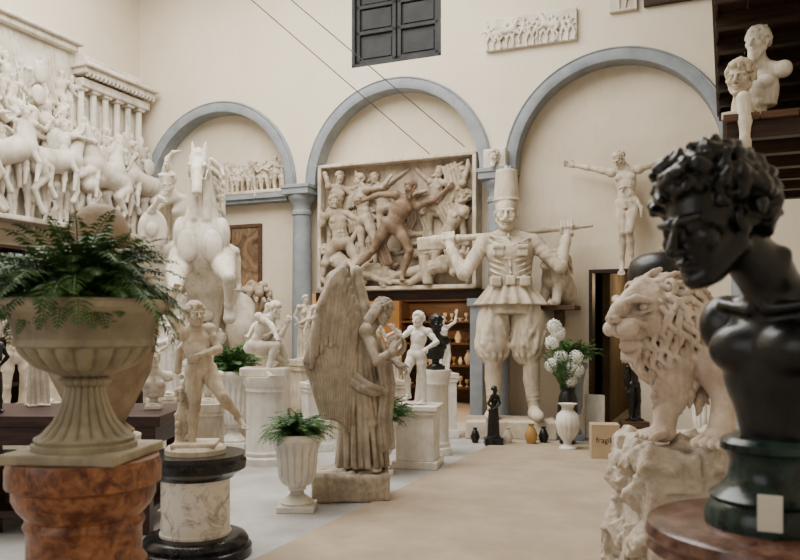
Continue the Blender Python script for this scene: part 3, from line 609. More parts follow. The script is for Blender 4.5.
for i in range(54):
    t=rng.uniform(0,1); a=rng.uniform(-.3,1.4); p=V(-.03+math.sin(a)*.15,-.27+.12*math.cos(a)-.1*t,2.55+.8*t); S.chain([(*p,.035),(*(p+V(math.sin(a)*.14,.03,-.1)),.03),(*(p+V(math.sin(a)*.18,-.05,-.22)),.022),(*(p+V(math.sin(a)*.21,-.02,-.3)),.01)],.006)
S.chain([(-.03,-.5,3.42,.05),(-.02,-.62,3.35,.04),(-.02,-.66,3.24,.015)],.01)
def leg(pts,k=.03): S.chain(pts,k)
leg([(-.26,-.35,2.0,.19),(-.3,-.62,1.75,.14),(-.27,-.95,1.5,.08),(-.22,-.9,1.15,.055),(-.22,-.82,1.05,.065),(-.22,-.84,.96,.085)])
leg([(.26,-.35,2.0,.19),(.34,-.7,1.8,.14),(.42,-1.0,1.68,.08),(.4,-.8,1.35,.055),(.4,-.72,1.25,.065),(.4,-.72,1.16,.085)])
for q,dx in ((-1,-.28),(1,.4)):
    leg([(dx,.55,1.3,.26),(dx*1.15,.1,1.0,.19),(dx*1.1,.2,.75,.12),(dx*1.05,.5,.52,.08),(dx*1.05,.42,.25,.065),(dx*1.05,.33,.12,.08),(dx*1.05,.28,.03,.1)])
S.chain([(.1,.95,1.3,.08),(.25,1.05,1.0,.12),(.3,1.0,.5,.12),(.2,.9,.05,.08)],.03)
S.chain([(.05,.1,1.55,.2),(.0,.05,.9,.16),(.05,.0,.4,.2),(0,0,.0,.28)],.05)
for i in range(40): a=rng.uniform(0,6.28); z=rng.uniform(0,1.3); S.ell(((.3-.12*z)*math.cos(a),(.25-.1*z)*math.sin(a),z),(.1,.1,.08),None,.02)
S.box((0,.1,.02),(.6,.85,.04),None,.02)
S.mesh('horse',M_white,.018,(0,0,.5),0,e)
S=Sdf(); J=dict(pel=(-.15,.25,2.35),che=(-.30,.08,2.66),nek=(-.42,-.02,2.88),hed=(-.50,-.1,3.06),sl=(-.62,-.02,2.78),el=(-.72,-.3,2.58),wl=(-.56,-.5,2.72),sr=(-.2,.05,2.84),er=(.1,-.02,2.65),wr=(.08,-.3,2.65),
    hl=(-.27,.2,2.3),kl=(-.5,-.2,2.1),al=(-.52,-.05,1.62),hr=(.0,.2,2.3),kr=(.42,-.15,2.1),ar=(.46,.0,1.62))
human(S,J,1.12,hf=(-.2,-1,-.1),hair='none',curl=1.2,b=1.1)
h=V(-.50,-.1,3.06); S.ell(h+V(0,.02,.06),(.12,.14,.12),None,.01); S.cap(h+V(-.1,-.1,.08),h+V(.1,-.1,.08),.02,None,.01)
for i in range(12): t=i/11; a=-1.0+2.6*t; p=h+V(0,.02+.16*math.sin(a),.08+.16*math.cos(a)); q=h+V(0,.02+.25*math.sin(a),.08+.25*math.cos(a)); S.cap(p,q,.025,.02,.008)
S.chain([(*(h+V(-.02,-.06,.16)),.05),(*(h+V(.02,-.12,.30)),.04),(*(h+V(.10,-.16,.38)),.03),(*(h+V(.20,-.18,.40)),.014)],.02)
S.robe((-.2,.18,2.25),(.26,.2),(-.28,.10,2.6),(.17,.13),13,.08,.01)
for i in range(9): S.chain([(-.62+.06*i,.06,2.82,.04),(-.68+.07*i,.24,2.5,.05),(-.70+.08*i,.36,2.0+.05*(i%3),.03)],.012)
S.ell((-.66,-.34,2.36),(.2,.06,.28),None,.01); S.ell((-.66,-.4,2.36),(.08,.04,.1),None,.01)
S.mesh('rider',M_white,.014,(0,0,.5),0,e)
# ================================================================ ANGEL
e=empty('winged_angel_statue',(-.45,7.0,0),.1)
S=Sdf(); S.box((0,0,.12),(.34,.27,.12),None,.03)
for i in range(16): S.box((rng.uniform(-.25,.25),rng.uniform(-.18,.18),.2),(.1,.09,.05),rotm(*rng.uniform(-.3,.3,3)),.02,.02)
S.mesh('rock_plinth',M_tan,.012,(0,0,0),0,e,1,.004)
S=Sdf()
J=dict(pel=(.08,.0,1.08),che=(.12,.0,1.38),nek=(.19,-.03,1.56),hed=(.29,-.09,1.665),sl=(.13,-.19,1.49),el=(.22,-.3,1.22),wl=(.36,-.22,1.33),sr=(.17,.16,1.5),er=(.34,.12,1.27),wr=(.42,-.06,1.2),
       hl=(.06,-.09,1.04),kl=(.17,-.15,.68),al=(.1,-.14,.32),hr=(.1,.08,1.04),kr=(.2,.06,.66),ar=(.18,.06,.32))
human(S,J,.95,hf=(.75,-.45,-.55),hu=(.4,-.1,1),fem=True,hair='long',curl=.8,feet=True,footdir=((1,-.5,0),(1,-.2,0)),palm=(V(.3,.3,.6),V(0,-.5,.8)))
S.robe((.1,.02,.28),(.22,.24),(.08,.0,1.1),(.15,.14),13,.10,.02,sw=2); S.robe((.08,0,1.05),(.155,.15),(.13,-.01,1.42),(.14,.15),11,.06,.02)
for i in range(11):
    a=-2.6+i*.31; S.chain([(.1+.13*math.cos(a),.0+.14*math.sin(a),1.2,.016),(.12+.16*math.cos(a+.1),.16*math.sin(a+.1),.85,.022),(.12+.22*math.cos(a+.25),.23*math.sin(a+.25),.31,.022)],.01)
swirl(S,[(-.02,-.14,1.1),(.12,-.2,1.0),(.26,-.17,.95),(.3,-.05,1.1)],.024,4,.035); swirl(S,[(.3,-.14,1.2),(.33,-.16,1.0),(.3,-.17,.7),(.33,-.16,.45)],.02,4,.032)
for q in (0,1): S.chain([(.36,-.22+.1*q,1.3,.045),(.4,-.15,1.42,.03)],.01)
for i in range(14): a=i/14*6.28; S.ell((.4+.075*math.cos(a),-.17,1.36+.075*math.sin(a)),.024,None,.006)
S.mesh('figure',M_tan,.0085,(0,0,0),0,e)
for name,yo,dx in (('wing_near',-.2,-.02),('wing_far',.14,.10)):
    S=Sdf(); bone=[V(.1,yo*.5,1.42),V(.04,yo*.8,1.72),V(-.04,yo,2.04),V(-.13,yo,1.96),V(-.24,yo*.95,1.7)]
    def bl(t):
        t=t*(len(bone)-1); i=min(int(t),len(bone)-2); return bone[i]*(1-(t-i))+bone[i+1]*(t-i)
    for i in range(4): S.cap(bone[i],bone[i+1],.05,.045,.03)
    n=15; og=-.04 if yo<0 else .03
    for i in range(n):
        t=i/(n-1); st=bl(.12+.88*t); en=V(.03-.26*t**.9,yo*.8,.60+.1*math.sin(t*3)+ .12*t**3); md=st*.45+en*.55+V(-.13*t,og*.2,.06)
        S.chain([(*st,.03),(*md,.032),(*en,.018)],.003)
        S.cap(md+V(0,og*.5,0),en+V(0,og*.5,0),.008,.006,.002)
    for L_,of in ((.62,1.2),(.38,2.0),(.2,2.7)):
        for i in range(n):
            t=(i+.5)/n; st=bl(.1+.86*t); d=nz(V(-.10-.12*t,0,-1)); en=st+d*L_*(1+.1*math.sin(i*2.1)); md=st*.5+en*.5+V(-.03*t,0,0)
            S.chain([(*(st+V(0,og*of*.5,0)),.03),(*(md+V(0,og*of*.5,0)),.031),(*(en+V(0,og*of*.35,0)),.02)],.003)
    S.mesh(name,M_tan,.0085,(dx,0,0),0,e)
# ================================================================ URN PLANTER (foreground left)
e=empty('red_marble_pedestal',(-.955,2.36,0),.1)
lathe('shaft',[(.0,0),(.24,0),(.24,.1),(.22,.12),(.23,.16),(.19,.2),(.165,.24),(.165,.78),(.18,.80),(.165,.82),(.165,.90),(.175,.92),(.165,.94),(.19,.97),(.205,1.0),(.205,1.03),(.222,1.04),(.222,1.09),(.215,1.115),(0,1.115)],M_red,(0,0,0),e)
e=empty('stone_urn_planter',(-.955,2.36,1.115),-.1)
boxes('foot',[((-.175,-.175,0),(.175,.175,.03))],M_urn,(0,0,0),0,e,.006)
lathe('bowl',[(.0,.03),(.15,.03),(.152,.045),(.14,.05),(.145,.06),(.12,.075),(.09,.11),(.068,.16),(.058,.2),(.056,.215),(.072,.225),(.075,.235),(.062,.245),(.09,.255),(.14,.275),(.175,.31),(.19,.335),(.2,.338),(.202,.35),(.198,.36),(.205,.40),(.222,.43),(.24,.443),(.25,.45),(.252,.465),(.245,.475),(.215,.475),(.2,.45),(.15,.44),(0,.44)],M_urn,(0,0,0),e,96,(20,.08,.06,.335))
lathe('soil',[(0,.43),(.2,.445),(.18,.46),(0,.47)],M_soil,(0,0,0),e,24)
fern('fern_fronds',270,.33,M_fern,(-.02,0,.45),e,3,(20,88),105,.085,28)
# ================================================================ CHILD STATUE ON PEDESTAL
e=empty('veined_marble_pedestal',(-1.366,5.2,0))
lathe('base',[(0,0),(.37,0),(.37,.06),(.34,.075),(.35,.1),(.33,.13),(.29,.145),(0,.145)],M_black,(0,0,0),e)
lathe('drum',[(0,.145),(.235,.145),(.235,.16),(.225,.17),(.225,.52),(0,.52)],M_vein,(0,0,0),e)
lathe('capital',[(0,.52),(.25,.52),(.26,.54),(.3,.56),(.33,.58),(.335,.63),(.32,.65),(.33,.68),(0,.68)],M_black,(0,0,0),e)
e=empty('boy_with_grapes_statue',(-1.366,5.2,.68),.1)
lathe('plinth',[(0,0),(.2,0),(.2,.03),(.18,.05),(0,.05)],M_cream,(0,0,0),e,40)
S=Sdf()
J=fk(P=(.06,0,.86),T=-8,Hd=4,hy=-.2,turn=35,la=((-150,-.1),(160,-.3)),ra=((30,-.5),(-70,-.9)),ll=((2,-.05),(-6,.1)),rl=((34,-.7),(30,1.0)),s=.98)
human(S,J,.98,hf=(.5,-.85,.1),hair='curly',hs=1.25,b=1.25,curl=.8,footdir=((.3,-1,0),(.6,-.6,-.5)))
S.ell((.02,-.08,1.08),(.12,.09,.11),None,.04)
S.chain([(-.14,.12,.0,.12),(-.16,.1,.3,.09),(-.1,.09,.6,.08),(-.08,.1,.8,.06)],.03)
for i in range(34): S.ell((-.14+rng.uniform(-.09,.07),.05+rng.uniform(-.1,.08),rng.uniform(.05,.8)),.035,None,.006)
S.chain([(-.05,.14,1.3,.04),(-.2,.1,1.1,.045),(-.22,.08,.85,.04)],.01)
S.box((0,0,-.0),(.25,.25,.03),None,.02,.03)
S.mesh('figure',M_cream,.0085,(0,0,.06),0,e,.57)
# ================================================================ PLANTERS
def urn(name,loc,h,r,mat,fl=True,sq=True,rot=0):
    e=empty(name,loc,rot); s=h/.63
    P=[(0,.05),(.13,.05),(.14,.07),(.1,.1),(.06,.13),(.055,.16),(.075,.17),(.07,.19),(.12,.22),(.15,.28),(.155,.36),(.165,.48),(.2,.57),(.225,.59),(.23,.61),(.22,.63),(.19,.63),(.17,.58),(0,.57)]
    rr=r/.23
    lathe('bowl',[(a*rr,b_*s) for a,b_ in P],mat,(0,0,0),e,72,(16,.1,.2*s,.56*s) if fl else None)
    boxes('foot',[((-.15*rr,-.15*rr,0),(.15*rr,.15*rr,.05*s))],mat,(0,0,0),0,e,.005); lathe('soil',[(0,.56*s),(.17*rr,.57*s),(.1*rr,.6*s),(0,.61*s)],M_soil,(0,0,0),e,20)
    return e
u=urn('white_urn_planter',(-.86,6.5,0),.64,.235,M_white2); fern('fern_fronds',130,.36,M_fern,(0,0,.6),u,5,(25,85),95,.09)
u=urn('white_urn_planter',(-.22,8.2,0),.56,.23,M_white2); fern('fern_fronds',140,.46,M_fern,(0,0,.52),u,6,(30,88),95,.09)
u=urn('white_urn_planter',(-2.12,9.9,0),.98,.26,M_white2); fern('fern_fronds',120,.52,M_fern,(0,0,.93),u,8,(35,88),85,.09)
# ================================================================ pedestals + statues mid
def sqped(name,loc,w,h,mat,rot=0):
    return boxes(name,[((-w*.5,-w*.5,0),(w*.5,w*.5,h*.12)),((-w*.42,-w*.42,h*.12),(w*.42,w*.42,h*.88)),((-w*.47,-w*.47,h*.86),(w*.47,w*.47,h*.92)),((-w*.5,-w*.5,h*.92),(w*.5,w*.5,h))],mat,loc,rot,None,.008)
def rdped(name,loc,r,h,mat,fl=None):
    return lathe(name,[(0,0),(r*1.2,0),(r*1.2,h*.08),(r*1.08,h*.1),(r*1.12,h*.14),(r,h*.17),(r*.96,h*.82),(r*1.04,h*.84),(r*1.0,h*.88),(r*1.15,h*.93),(r*1.18,h),(0,h)],mat,loc,None,64,fl)
sqped('marble_pedestal',(.2,8.6,0),.5,.68,M_white2,-.2)
def statue(name,loc,J,s,mat,vox=.011,rot=0,**kw):
    S=Sdf(); S.box((0,0,.015),(.2,.18,.02),None,.005); ex=kw.pop('extra',None); human(S,J,1,**kw)
    if ex: ex(S)
    S.box((0,0,-.25),(1,1,.25),None,.001,.002,True)
    return S.mesh(name,mat,vox,loc,rot,None,s)
def stump(S): S.chain([(.1,.12,0,.12),(.12,.12,.5,.09),(.1,.1,.8,.07)],.03)
def drape(S):
    S.robe((0,0,.03),(.2,.17),(0,0,1.0),(.17,.13),11,.09,.02); swirl(S,[(-.18,-.1,.95),(0,-.16,1.0),(.17,-.08,1.15),(.15,.05,1.4)],.03,3,.04)
statue('cherub_statue',(.17,8.6,.685),fk(P=(.02,0,.94),T=8,Hd=-15,turn=-30,la=((-50,-.6),(-140,-.5)),ra=((40,-.5),(-60,-.6)),ll=((-18,-.5),(8,.4)),rl=(6,0),s=1),.58,M_white2,hs=1.25,b=1.15,hair='curly',extra=stump)
rdped('marble_column_pedestal',(.43,9.4,0),.16,1.02,M_white2)
def bust(name,loc,s,mat,rot=0,hair='curly',beard=False,f=(0,-1,0),vox=.009,seed=0,socle=True):
    S=Sdf(); J=dict(pel=(0,.02,.02),che=(0,.01,.28),nek=(0,0,.5),hed=(0,-.03,.65),sl=(-.17,.02,.41),sr=(.17,.02,.41))
    human(S,J,1,hf=f,legs=False,arms=False,hair=hair,beard=beard,seed=seed); S.box((0,0,-.05),(.4,.4,.2),None,.01,.01,True)
    for q in (-1,1): S.box((q*.34,0,.2),(.1,.3,.3),None,.01,.02,True)
    if socle: S.chain([(0,0,.17,.06),(0,0,.1,.05)],.02); S.ell((0,0,.07),(.1,.1,.025),None,.01); S.box((0,0,.03),(.1,.1,.03),None,.01,.005)
    return S.mesh(name,mat,vox,loc,rot,None,s)
bust('black_bust',(.43,9.4,1.02),.86,M_bronze,.5)
rdped('marble_column_pedestal',(-1.52,8.75,0),.21,.98,M_white2,(18,.06,.2,.8))
S=Sdf(); S.box((0,0,.06),(.3,.2,.06),None,.02)
human(S,fk(P=(-.12,0,.38),T=25,Hd=35,turn=40,la=((60,-.6),(30,-.8)),ra=((20,-.8),(150,-.4)),ll=((95,-.3),(-20,0)),rl=((60,.2),(-40,0)),s=.85),.85,hair='curly',curl=.8,b=1.1)
human(S,fk(P=(.12,.08,.5),T=-12,turn=-30,la=((-60,-.6),(-20,-.8)),ra=((10,-.3),(-60,-.6)),ll=((-5,-.3),(0,0)),rl=((20,.2),(0,0)),s=.6),.6,hair='curly',curl=.8,b=1.1)
S.mesh('wrestling_boys_statue',M_white,.01,(-1.52,8.75,.98),0,None,.85)
rdped('stone_column_pedestal',(-2.05,8.3,0),.17,.72,M_cream)
bust('marble_bust',(-2.05,8.3,.72),.72,M_white,.3,'short')
Ps=[dict(P=(0,0,.96),T=0,turn=20,la=(-20,10),ra=(30,120),ll=(-3,0),rl=(8,-3)),dict(P=(0,0,.96),T=6,turn=-30,la=(-60,-150),ra=(10,-20),ll=(-8,0),rl=(3,0)),
    dict(P=(0,0,.96),T=-6,turn=0,la=(-15,60),ra=(120,170),ll=(-3,2),rl=(12,-6)),dict(P=(0,0,.96),T=3,turn=50,la=(-30,40),ra=(30,-40),ll=(-3,0),rl=(12,-6))]
tmpl=[None]*4
def place(name,i,loc,s,rot=0,mat=None,parent=None):
    key=i%len(Ps)
    if tmpl[key] is None:
        S=Sdf(); S.box((0,0,.015),(.2,.18,.02),None,.005); human(S,fk(**Ps[key]),1,seed=key,hair='curly',fem=key%2==1)
        (drape if key%2 else stump)(S); S.box((0,0,-.25),(1,1,.25),None,.001,.002,True)
        o=S.mesh(name,M_white,.013,loc,rot,parent,s); tmpl[key]=o.data
        if mat: o.data=o.data.copy(); o.data.materials[0]=mat
        return o
    me=tmpl[key]
    if mat and mat is not me.materials[0]: me=me.copy(); me.materials[0]=mat
    return link(bpy.data.objects.new(name,me),parent,loc,rot,s)
for i,(x,y,z,s,r) in enumerate(((-.35,10.6,.8,.52,.2),(-.05,10.9,.8,.4,-.3),(.62,10.9,0.9,.45,.4),(-.85,10.9,.8,.45,0),(-1.05,9.7,.85,.55,.3),(-2.75,9.1,.75,.62,.4),(-2.55,8.0,.7,.4,.2),(-1.3,10.6,1.1,.5,-.4))):
    sqped('marble_pedestal',(x,y,0),.34,z,(M_white2,M_cream)[i%2],.1*i); place('plaster_statuette',i,(x,y,z),s,r,(None,M_cream,M_white2)[i%3])
# ================================================================ LEFT TABLE
e=empty('long_table',(-2.75,6.1,0),0)
boxes('top',[((-1.6,-.5,.80),(1.02,.5,.88)),((-1.55,-.45,.66),(.97,.45,.8))],M_table,(0,0,0),0,e,.008)
boxes('legs',[((x,y,0),(x+.1,y+.1,.7)) for x in (-1.5,-.3,.82) for y in (-.42,.32)]+[((-1.45,-.4,.12),(.9,.4,.17))],M_table,(0,0,0),0,e,.005)
for x,w_,h_ in ((-.9,.5,.35),(-.2,.45,.3),(.4,.4,.38)): boxes('crate',[((x,-.3,.17),(x+w_,.3,.17+h_))],M_wood,(0,0,0),0,e,.01)
bust('marble_bust',(-1.93,6.1,.88),.62,M_white,.2,'short')
for i,(x,y,s,r) in enumerate(((-2.95,6.35,.42,.5),(-2.55,6.25,.3,-.4),(-3.05,5.8,.36,.2),(-2.25,6.3,.26,.1))): place('plaster_statuette',i+1,(x,y,.88),s,r,(None,M_cream,M_bronze,M_tan)[i])
for i,(x,y,z,s,r) in enumerate(((-4.5,9.6,.6,.95,.4),(-3.45,8.9,.5,.8,-.3),(-4.9,10.8,.9,1.0,.2),(-3.95,10.7,.8,.85,.3),(-4.1,8.3,.5,.75,.3))):
    sqped('plaster_pedestal',(x,y,0),.5,z,M_cream,.2*i); place('plaster_statue',i,(x,y,z),s,r,(None,M_cream,M_tan,None,M_cream)[i])
e=empty('storage_cabinet',W(SL+.36,-2.3,0),TH)
boxes('carcass',[((-.3,-1.9,z),(.3,1.6,z+.05)) for z in (.05,.7,1.35,2.0,2.65)]+[((-.32,y,0),(.3,y+.06,2.7)) for y in (-1.95,-.8,.35,1.58)]+[((-.34,-1.95,0),(-.3,1.64,2.7))],M_wood,(0,0,0),0,e,.004)
for i in range(18): place('plaster_piece',i,(.05,-1.7+.19*i,(.75,1.4,2.05)[i%3]),.3,1.2+rng.uniform(-.5,.5),None,e)
rdped('stone_column_pedestal',(-1.62,4.05,0),.22,.95,M_cream)
lathe('stone_jar',[(0,0),(.16,0),(.17,.03),(.12,.07),(.16,.14),(.25,.33),(.29,.55),(.285,.72),(.25,.86),(.18,.95),(.14,.98),(.14,1.0),(.155,1.01),(.15,1.05),(.13,1.12),(.10,1.17),(.05,1.2),(0,1.205)],M_jar,(-1.56,4.05,.95))
for nm,s,z,w,h in (('framed_picture',-3.05,2.55,.55,1.5),('framed_picture',-4.35,2.3,.7,1.2)):
    e=empty(nm,W(s,IF-.03,z),TH)
    boxes('frame',[((-w/2-.06,-.03,-h/2-.06),(w/2+.06,.03,-h/2)),((-w/2-.06,-.03,h/2),(w/2+.06,.03,h/2+.06)),((-w/2-.06,-.03,-h/2),(-w/2,.03,h/2)),((w/2,-.03,-h/2),(w/2+.06,.03,h/2))],M_wood2,(0,0,0),0,e,.005)
    boxes('canvas',[((-w/2,-.01,-h/2),(w/2,.02,h/2))],M_paint,(0,0,0),0,e)
sqped('plaster_pedestal',(-2.35,12.65,0),.4,1.75,M_cream,.2)
S=Sdf(); S.chain([(0,0,.03,.1),(0,0,.12,.14)],.02)
for i in range(50): a=rng.uniform(0,6.28); r_=rng.uniform(.05,.2); S.ell((r_*math.cos(a),r_*math.sin(a),.22+rng.uniform(0,.25)*(1-r_*3)),rng.uniform(.04,.07),None,.008)
for i in range(14): a=i*.45; S.chain([(.15*math.cos(a),.15*math.sin(a),.1,.03),(.22*math.cos(a),.22*math.sin(a),.2,.03),(.27*math.cos(a),.27*math.sin(a),.16,.012)],.008)
S.box((0,0,-.25),(.5,.5,.25),None,.001,.002,True); S.mesh('fruit_basket_sculpture',M_relief,.012,(-2.35,12.65,1.75),0,None,1.2)
# ================================================================ RIGHT OF SOLDIER
u=urn('tall_urn_planter',(2.36,10.62,0),1.05,.2,M_grey,False); fern('fern_fronds',90,.5,M_fern,(0,0,1.02),u,12,(40,88),80,.09)
def blooms(name,cs,loc,r=.1):
    v=[];f=[]
    for c in cs:
        for d in fib(110):
            p=V(c)+d*r*rng.uniform(.85,1.05); t1=nz(np.cross(d,rng.normal(size=3))); t2=np.cross(d,t1)
            o=len(v); w=r*.2; v+=[p-t1*w,p-t2*w+d*w*.3,p+t1*w,p+t2*w+d*w*.3]; f.append([o,o+1,o+2,o+3])
    return mk(name,v,f,M_flower,loc)
e=empty('hydrangea_arrangement',(2.2,10.2,0))
o=blooms('blooms',[(-.18,0,1.55),(-.2,.02,1.34),(-.1,-.04,1.14),(-.0,-.04,1.0),(.02,0,.84),(-.2,0,1.04),(.1,-.02,1.14),(-.12,.02,1.46),(.12,0,.98)],(0,0,0),.095); o.parent=e
lathe('vase',[(0,0),(.1,0),(.11,.04),(.07,.08),(.1,.2),(.14,.45),(.12,.62),(.09,.7),(.11,.75),(0,.74)],M_bronze,(0,0,0),e,40)
fern('stems',26,.6,M_fern,(-.05,0,.72),e,15,(60,88),30,.06)
lathe('white_vase',[(0,0),(.11,0),(.11,.03),(.05,.07),(.05,.1),(.12,.2),(.15,.34),(.13,.44),(.07,.5),(.08,.55),(.12,.58),(.1,.58),(0,.55)],M_white2,(2.1,9.75,0),None,48,(14,.06,.12,.42))
place('black_statuette',3,(1.22,10.15,.1),.38,.2,M_bronze); boxes('statuette_base',[((-.12,-.1,0),(.12,.1,.1))],M_black,(1.22,10.15,0),0,None,.01)
S=Sdf(); S.chain([(.0,.15,.2,.2),(0,0,.4,.2),(.05,-.1,.6,.15)],.05); S.chain([(.05,-.12,.62,.13),(.05,-.3,.56,.07)],.03)
for d in fib(90):
    p=V(.05,-.02,.58)+d*V(.2,.16,.22); 
    if d[1]<.3: S.cap(p,p+V(d[0]*.06,0,-.08),.035,.012,.008)
for q in(-1,1): S.chain([(q*.1,-.05,.35,.09),(q*.12,-.15,.05,.06),(q*.12,-.26,.03,.05)],.03)
S.box((0,0,-.25),(.6,.6,.25),None,.001,.002,True)
S.mesh('plaster_lion_figure',M_cream,.012,W(2.5,-.14,1.85),TH-.5); boxes('wall_bracket_shelf',[((-.28,-.42,-.06),(.28,.2,0)),((-.05,-.1,-.3),(.05,.2,-.06))],M_wood2,W(2.5,0.05,1.85),TH)
boxes('leaning_plaster_panel',[((-.14,-.02,0),(.14,.02,.62))],M_white2,(2.66,10.62,0),-.6,None,.02)
e=empty('cardboard_box',(2.39,9.1,0),-.15)
boxes('carton',[((-.16,-.14,0),(.16,.14,.40))],M_card,(0,0,0),0,e,.004)
boxes('flaps',[((-.16,-.14,.4),(-.005,.14,.405)),((.005,-.14,.4),(.16,.14,.405))],M_card,(0,0,0),0,e)
tx=bpy.data.curves.new('lettering','FONT'); tx.body='fragile'; tx.size=.09; tx.extrude=.0005; tx.align_x='CENTER'; tx.materials.append(M_ink)
o=bpy.data.objects.new('lettering',tx); bpy.context.collection.objects.link(o); o.parent=e; o.location=(0,-.1412,.2); o.rotation_euler=(math.pi/2,0,0)
place('black_statuette',0,(3.1,10.3,.3),.5,0,M_bronze); boxes('statuette_base',[((-.16,-.16,0),(.16,.16,.3))],M_wood2,(3.1,10.3,0),0,None,.01)
for x,y,s_,m_ in ((1.0,10.35,.55,M_bronze),(1.42,10.25,.6,M_white),(1.72,10.2,.75,M_gold),(1.9,10.3,.6,M_bronze)): lathe('small_vase',vz,m_,(x,y,0),None,24,None,0,s_*1.3)
# ================================================================ LION
e=empty('lion_statue',(1.40,4.2,0),.0)
S=Sdf(); rk=np.random.RandomState(5)
S.box((.46,.15,.44),(.58,.40,.44),None,.06,.03)
for i in range(80):
    p=V(rk.uniform(-.08,1.0),rk.uniform(-.22,.45),rk.uniform(.06,.84)); ax_=rk.randint(3)
    if ax_==0: p[0]=-.08
    elif ax_==1: p[1]=-.22
    else: p[2]=.83
    S.box(p,(rk.uniform(.05,.12),rk.uniform(.04,.09),rk.uniform(.04,.10)),rotm(*rk.uniform(-.6,.6,3)),.015,.012)
for i in range(26):
    p=V(-.13,rk.uniform(-.25,.2),rk.uniform(.1,.8)) if i%2 else V(rk.uniform(-.1,.6),-.27,rk.uniform(.1,.8)); q=p+rk.uniform(-.12,.12,3)*V(.3,1,1) if i%2 else p+rk.uniform(-.12,.12,3)*V(1,.3,1)
    S.cap(p,q,.010,.006,.01,True)
S.mesh('rock_base',M_rock,.012,(0,0,.02),0,e,1,.005)
S=Sdf(); rl_=np.random.RandomState(11)
S.chain([(.16,0,.5,.19),(.45,.15,.46,.17),(.85,.38,.46,.17)],.05); S.ell((.1,-.02,.38),(.16,.17,.2),None,.05)
hf=nz((-.88,-.46,-.06)); hl=nz(np.cross((0,0,1),hf)); hu=np.cross(hf,hl); hc=V(-.06,-.06,.64); g_=1.42
L=lambda x,y,z: hc+(hl*x+hf*y+hu*z)*g_
Mh=[hl,hf,hu]; E=lambda x,y,z,a,b_,c_,k=.02,sub=False,M_=None: S.ell(L(x,y,z),(a*g_,b_*g_,c_*g_),M_ or Mh,k,sub)
E(0,0,.03,.105,.12,.115,.03); E(0,.09,-.03,.072,.085,.06,.03); E(0,.085,-.10,.05,.07,.032,.012)
S.chain([(*L(0,.04,.115),.05),(*L(0,.10,.075),.046),(*L(0,.16,.035),.04),(*L(0,.185,.015),.036)],.02); E(0,.195,.004,.032,.018,.019,.006)
for q in (-1,1):
    E(q*.036,.155,-.035,.04,.042,.034,.01); E(q*.055,.112,.042,.028,.026,.018,.008,True); S.ell(L(q*.054,.093,.040),.021,None,.003)
    S.chain([(*L(q*.018,.145,.062),.016),(*L(q*.05,.125,.073),.022),(*L(q*.088,.085,.06),.014)],.01)
    S.chain([(*L(q*.03,.12,.022),.009),(*L(q*.06,.11,.018),.01),(*L(q*.085,.085,.028),.008)],.006)
    S.chain([(*L(q*.02,.185,-.005),.01),(*L(q*.055,.15,-.008),.014),(*L(q*.08,.1,-.03),.016)],.012)
    E(q*.1,.0,.105,.032,.02,.036,.008); E(q*.1,.012,.105,.018,.014,.02,.004,True); E(q*.075,.06,-.03,.035,.045,.045,.02)
    S.ell(L(q*.014,.212,.0),.011,None,.004,True)
    for i in range(4): S.cap(L(q*(.03+.01*i),.19-.008*i,-.03-.006*(i%2)),L(q*(.032+.01*i),.186-.008*i,-.045),.004,None,.003,True)
S.cap(L(0,.2,-.012),L(0,.195,-.055),.005,None,.004,True)
S.chain([(*L(-.06,.12,-.075),.014),(*L(-.035,.175,-.066),.014),(*L(.035,.175,-.066),.014),(*L(.06,.12,-.075),.014)],.006,True)
for i in range(12):
    x=-.04+.08*i/11; S.cap(L(x,.11,-.12),L(x*.8,.13,-.15-.012*(i%2)),.014,.006,.006)
mc=hc-hf*.12-V(0,0,.07); S.ell(mc,(.19,.2,.25),None,.04); S.ell(hc-hf*.05,(.17,.14,.185),Mh,.03)
def locks(c,R,Mx,n,y0,flow,ln=.06,r0=.026):
    for d in fib(n):
        p=c+Mx[0]*d[0]*R[0]+Mx[1]*d[1]*R[1]+Mx[2]*d[2]*R[2]
        if d[1]>y0: continue
        nw=nz(Mx[0]*d[0]/R[0]+Mx[1]*d[1]/R[1]+Mx[2]*d[2]/R[2])
        fl=nz(flow(d)); fl=nz(fl-nw*(fl@nw)); sd=np.cross(nw,fl)*rl_.choice([-1,1]); ph=rl_.uniform(.6,1.3)
        pts=[p-nw*.005]
        for t in range(1,5): pts.append(pts[-1]+fl*ln*.62+sd*ln*.5*math.sin(ph+t*1.5)+nw*.010*(1 if t<3 else -.6))
        S.chain([(*q,r0*(1-.17*i)*(.8 if i==0 else 1)) for i,q in enumerate(pts)],.005)
locks(hc-hf*.03,(.19,.155,.205),Mh,150,.38,lambda d:(hl*d[0]*.6-hf*.7-V(0,0,.55)+hu*max(0,d[2])*.3))
locks(mc,(.215,.225,.28),[V(1,0,0),V(0,1,0),V(0,0,1)],260,2,lambda d:(V(.35,.1,-1)))
for i in range(50):
    a=rl_.uniform(-1.2,1.2); z=rl_.uniform(.22,.42); p=V(.02+.14*math.sin(a)+.05,-.05-.12*math.cos(a),z); w_=rl_.uniform(-.03,.03)
    S.chain([(*p,.024),(*(p+V(w_,-.012,-.035)),.023),(*(p+V(w_*.3,-.004,-.07)),.018),(*(p+V(w_*1.2,.0,-.1)),.008)],.005)
def paw(c,d,s=1):
    c=V(c); d=nz(d); lt=nz(np.cross((0,0,1),d))
    S.ell(c+V(0,0,.035)*s,(.06*s,.06*s,.045*s),None,.02)
    for t in range(4): o=(t-1.5)*.032*s; S.chain([(*(c+lt*o+d*.03*s+V(0,0,.04)),.022*s),(*(c+lt*o*1.1+d*.09*s+V(0,0,.025)),.021*s)],.005); S.cap(c+lt*o*1.1+d*.1*s+V(0,0,.022),c+lt*o*1.1+d*.122*s+V(0,0,.012),.009*s,.004,.003)
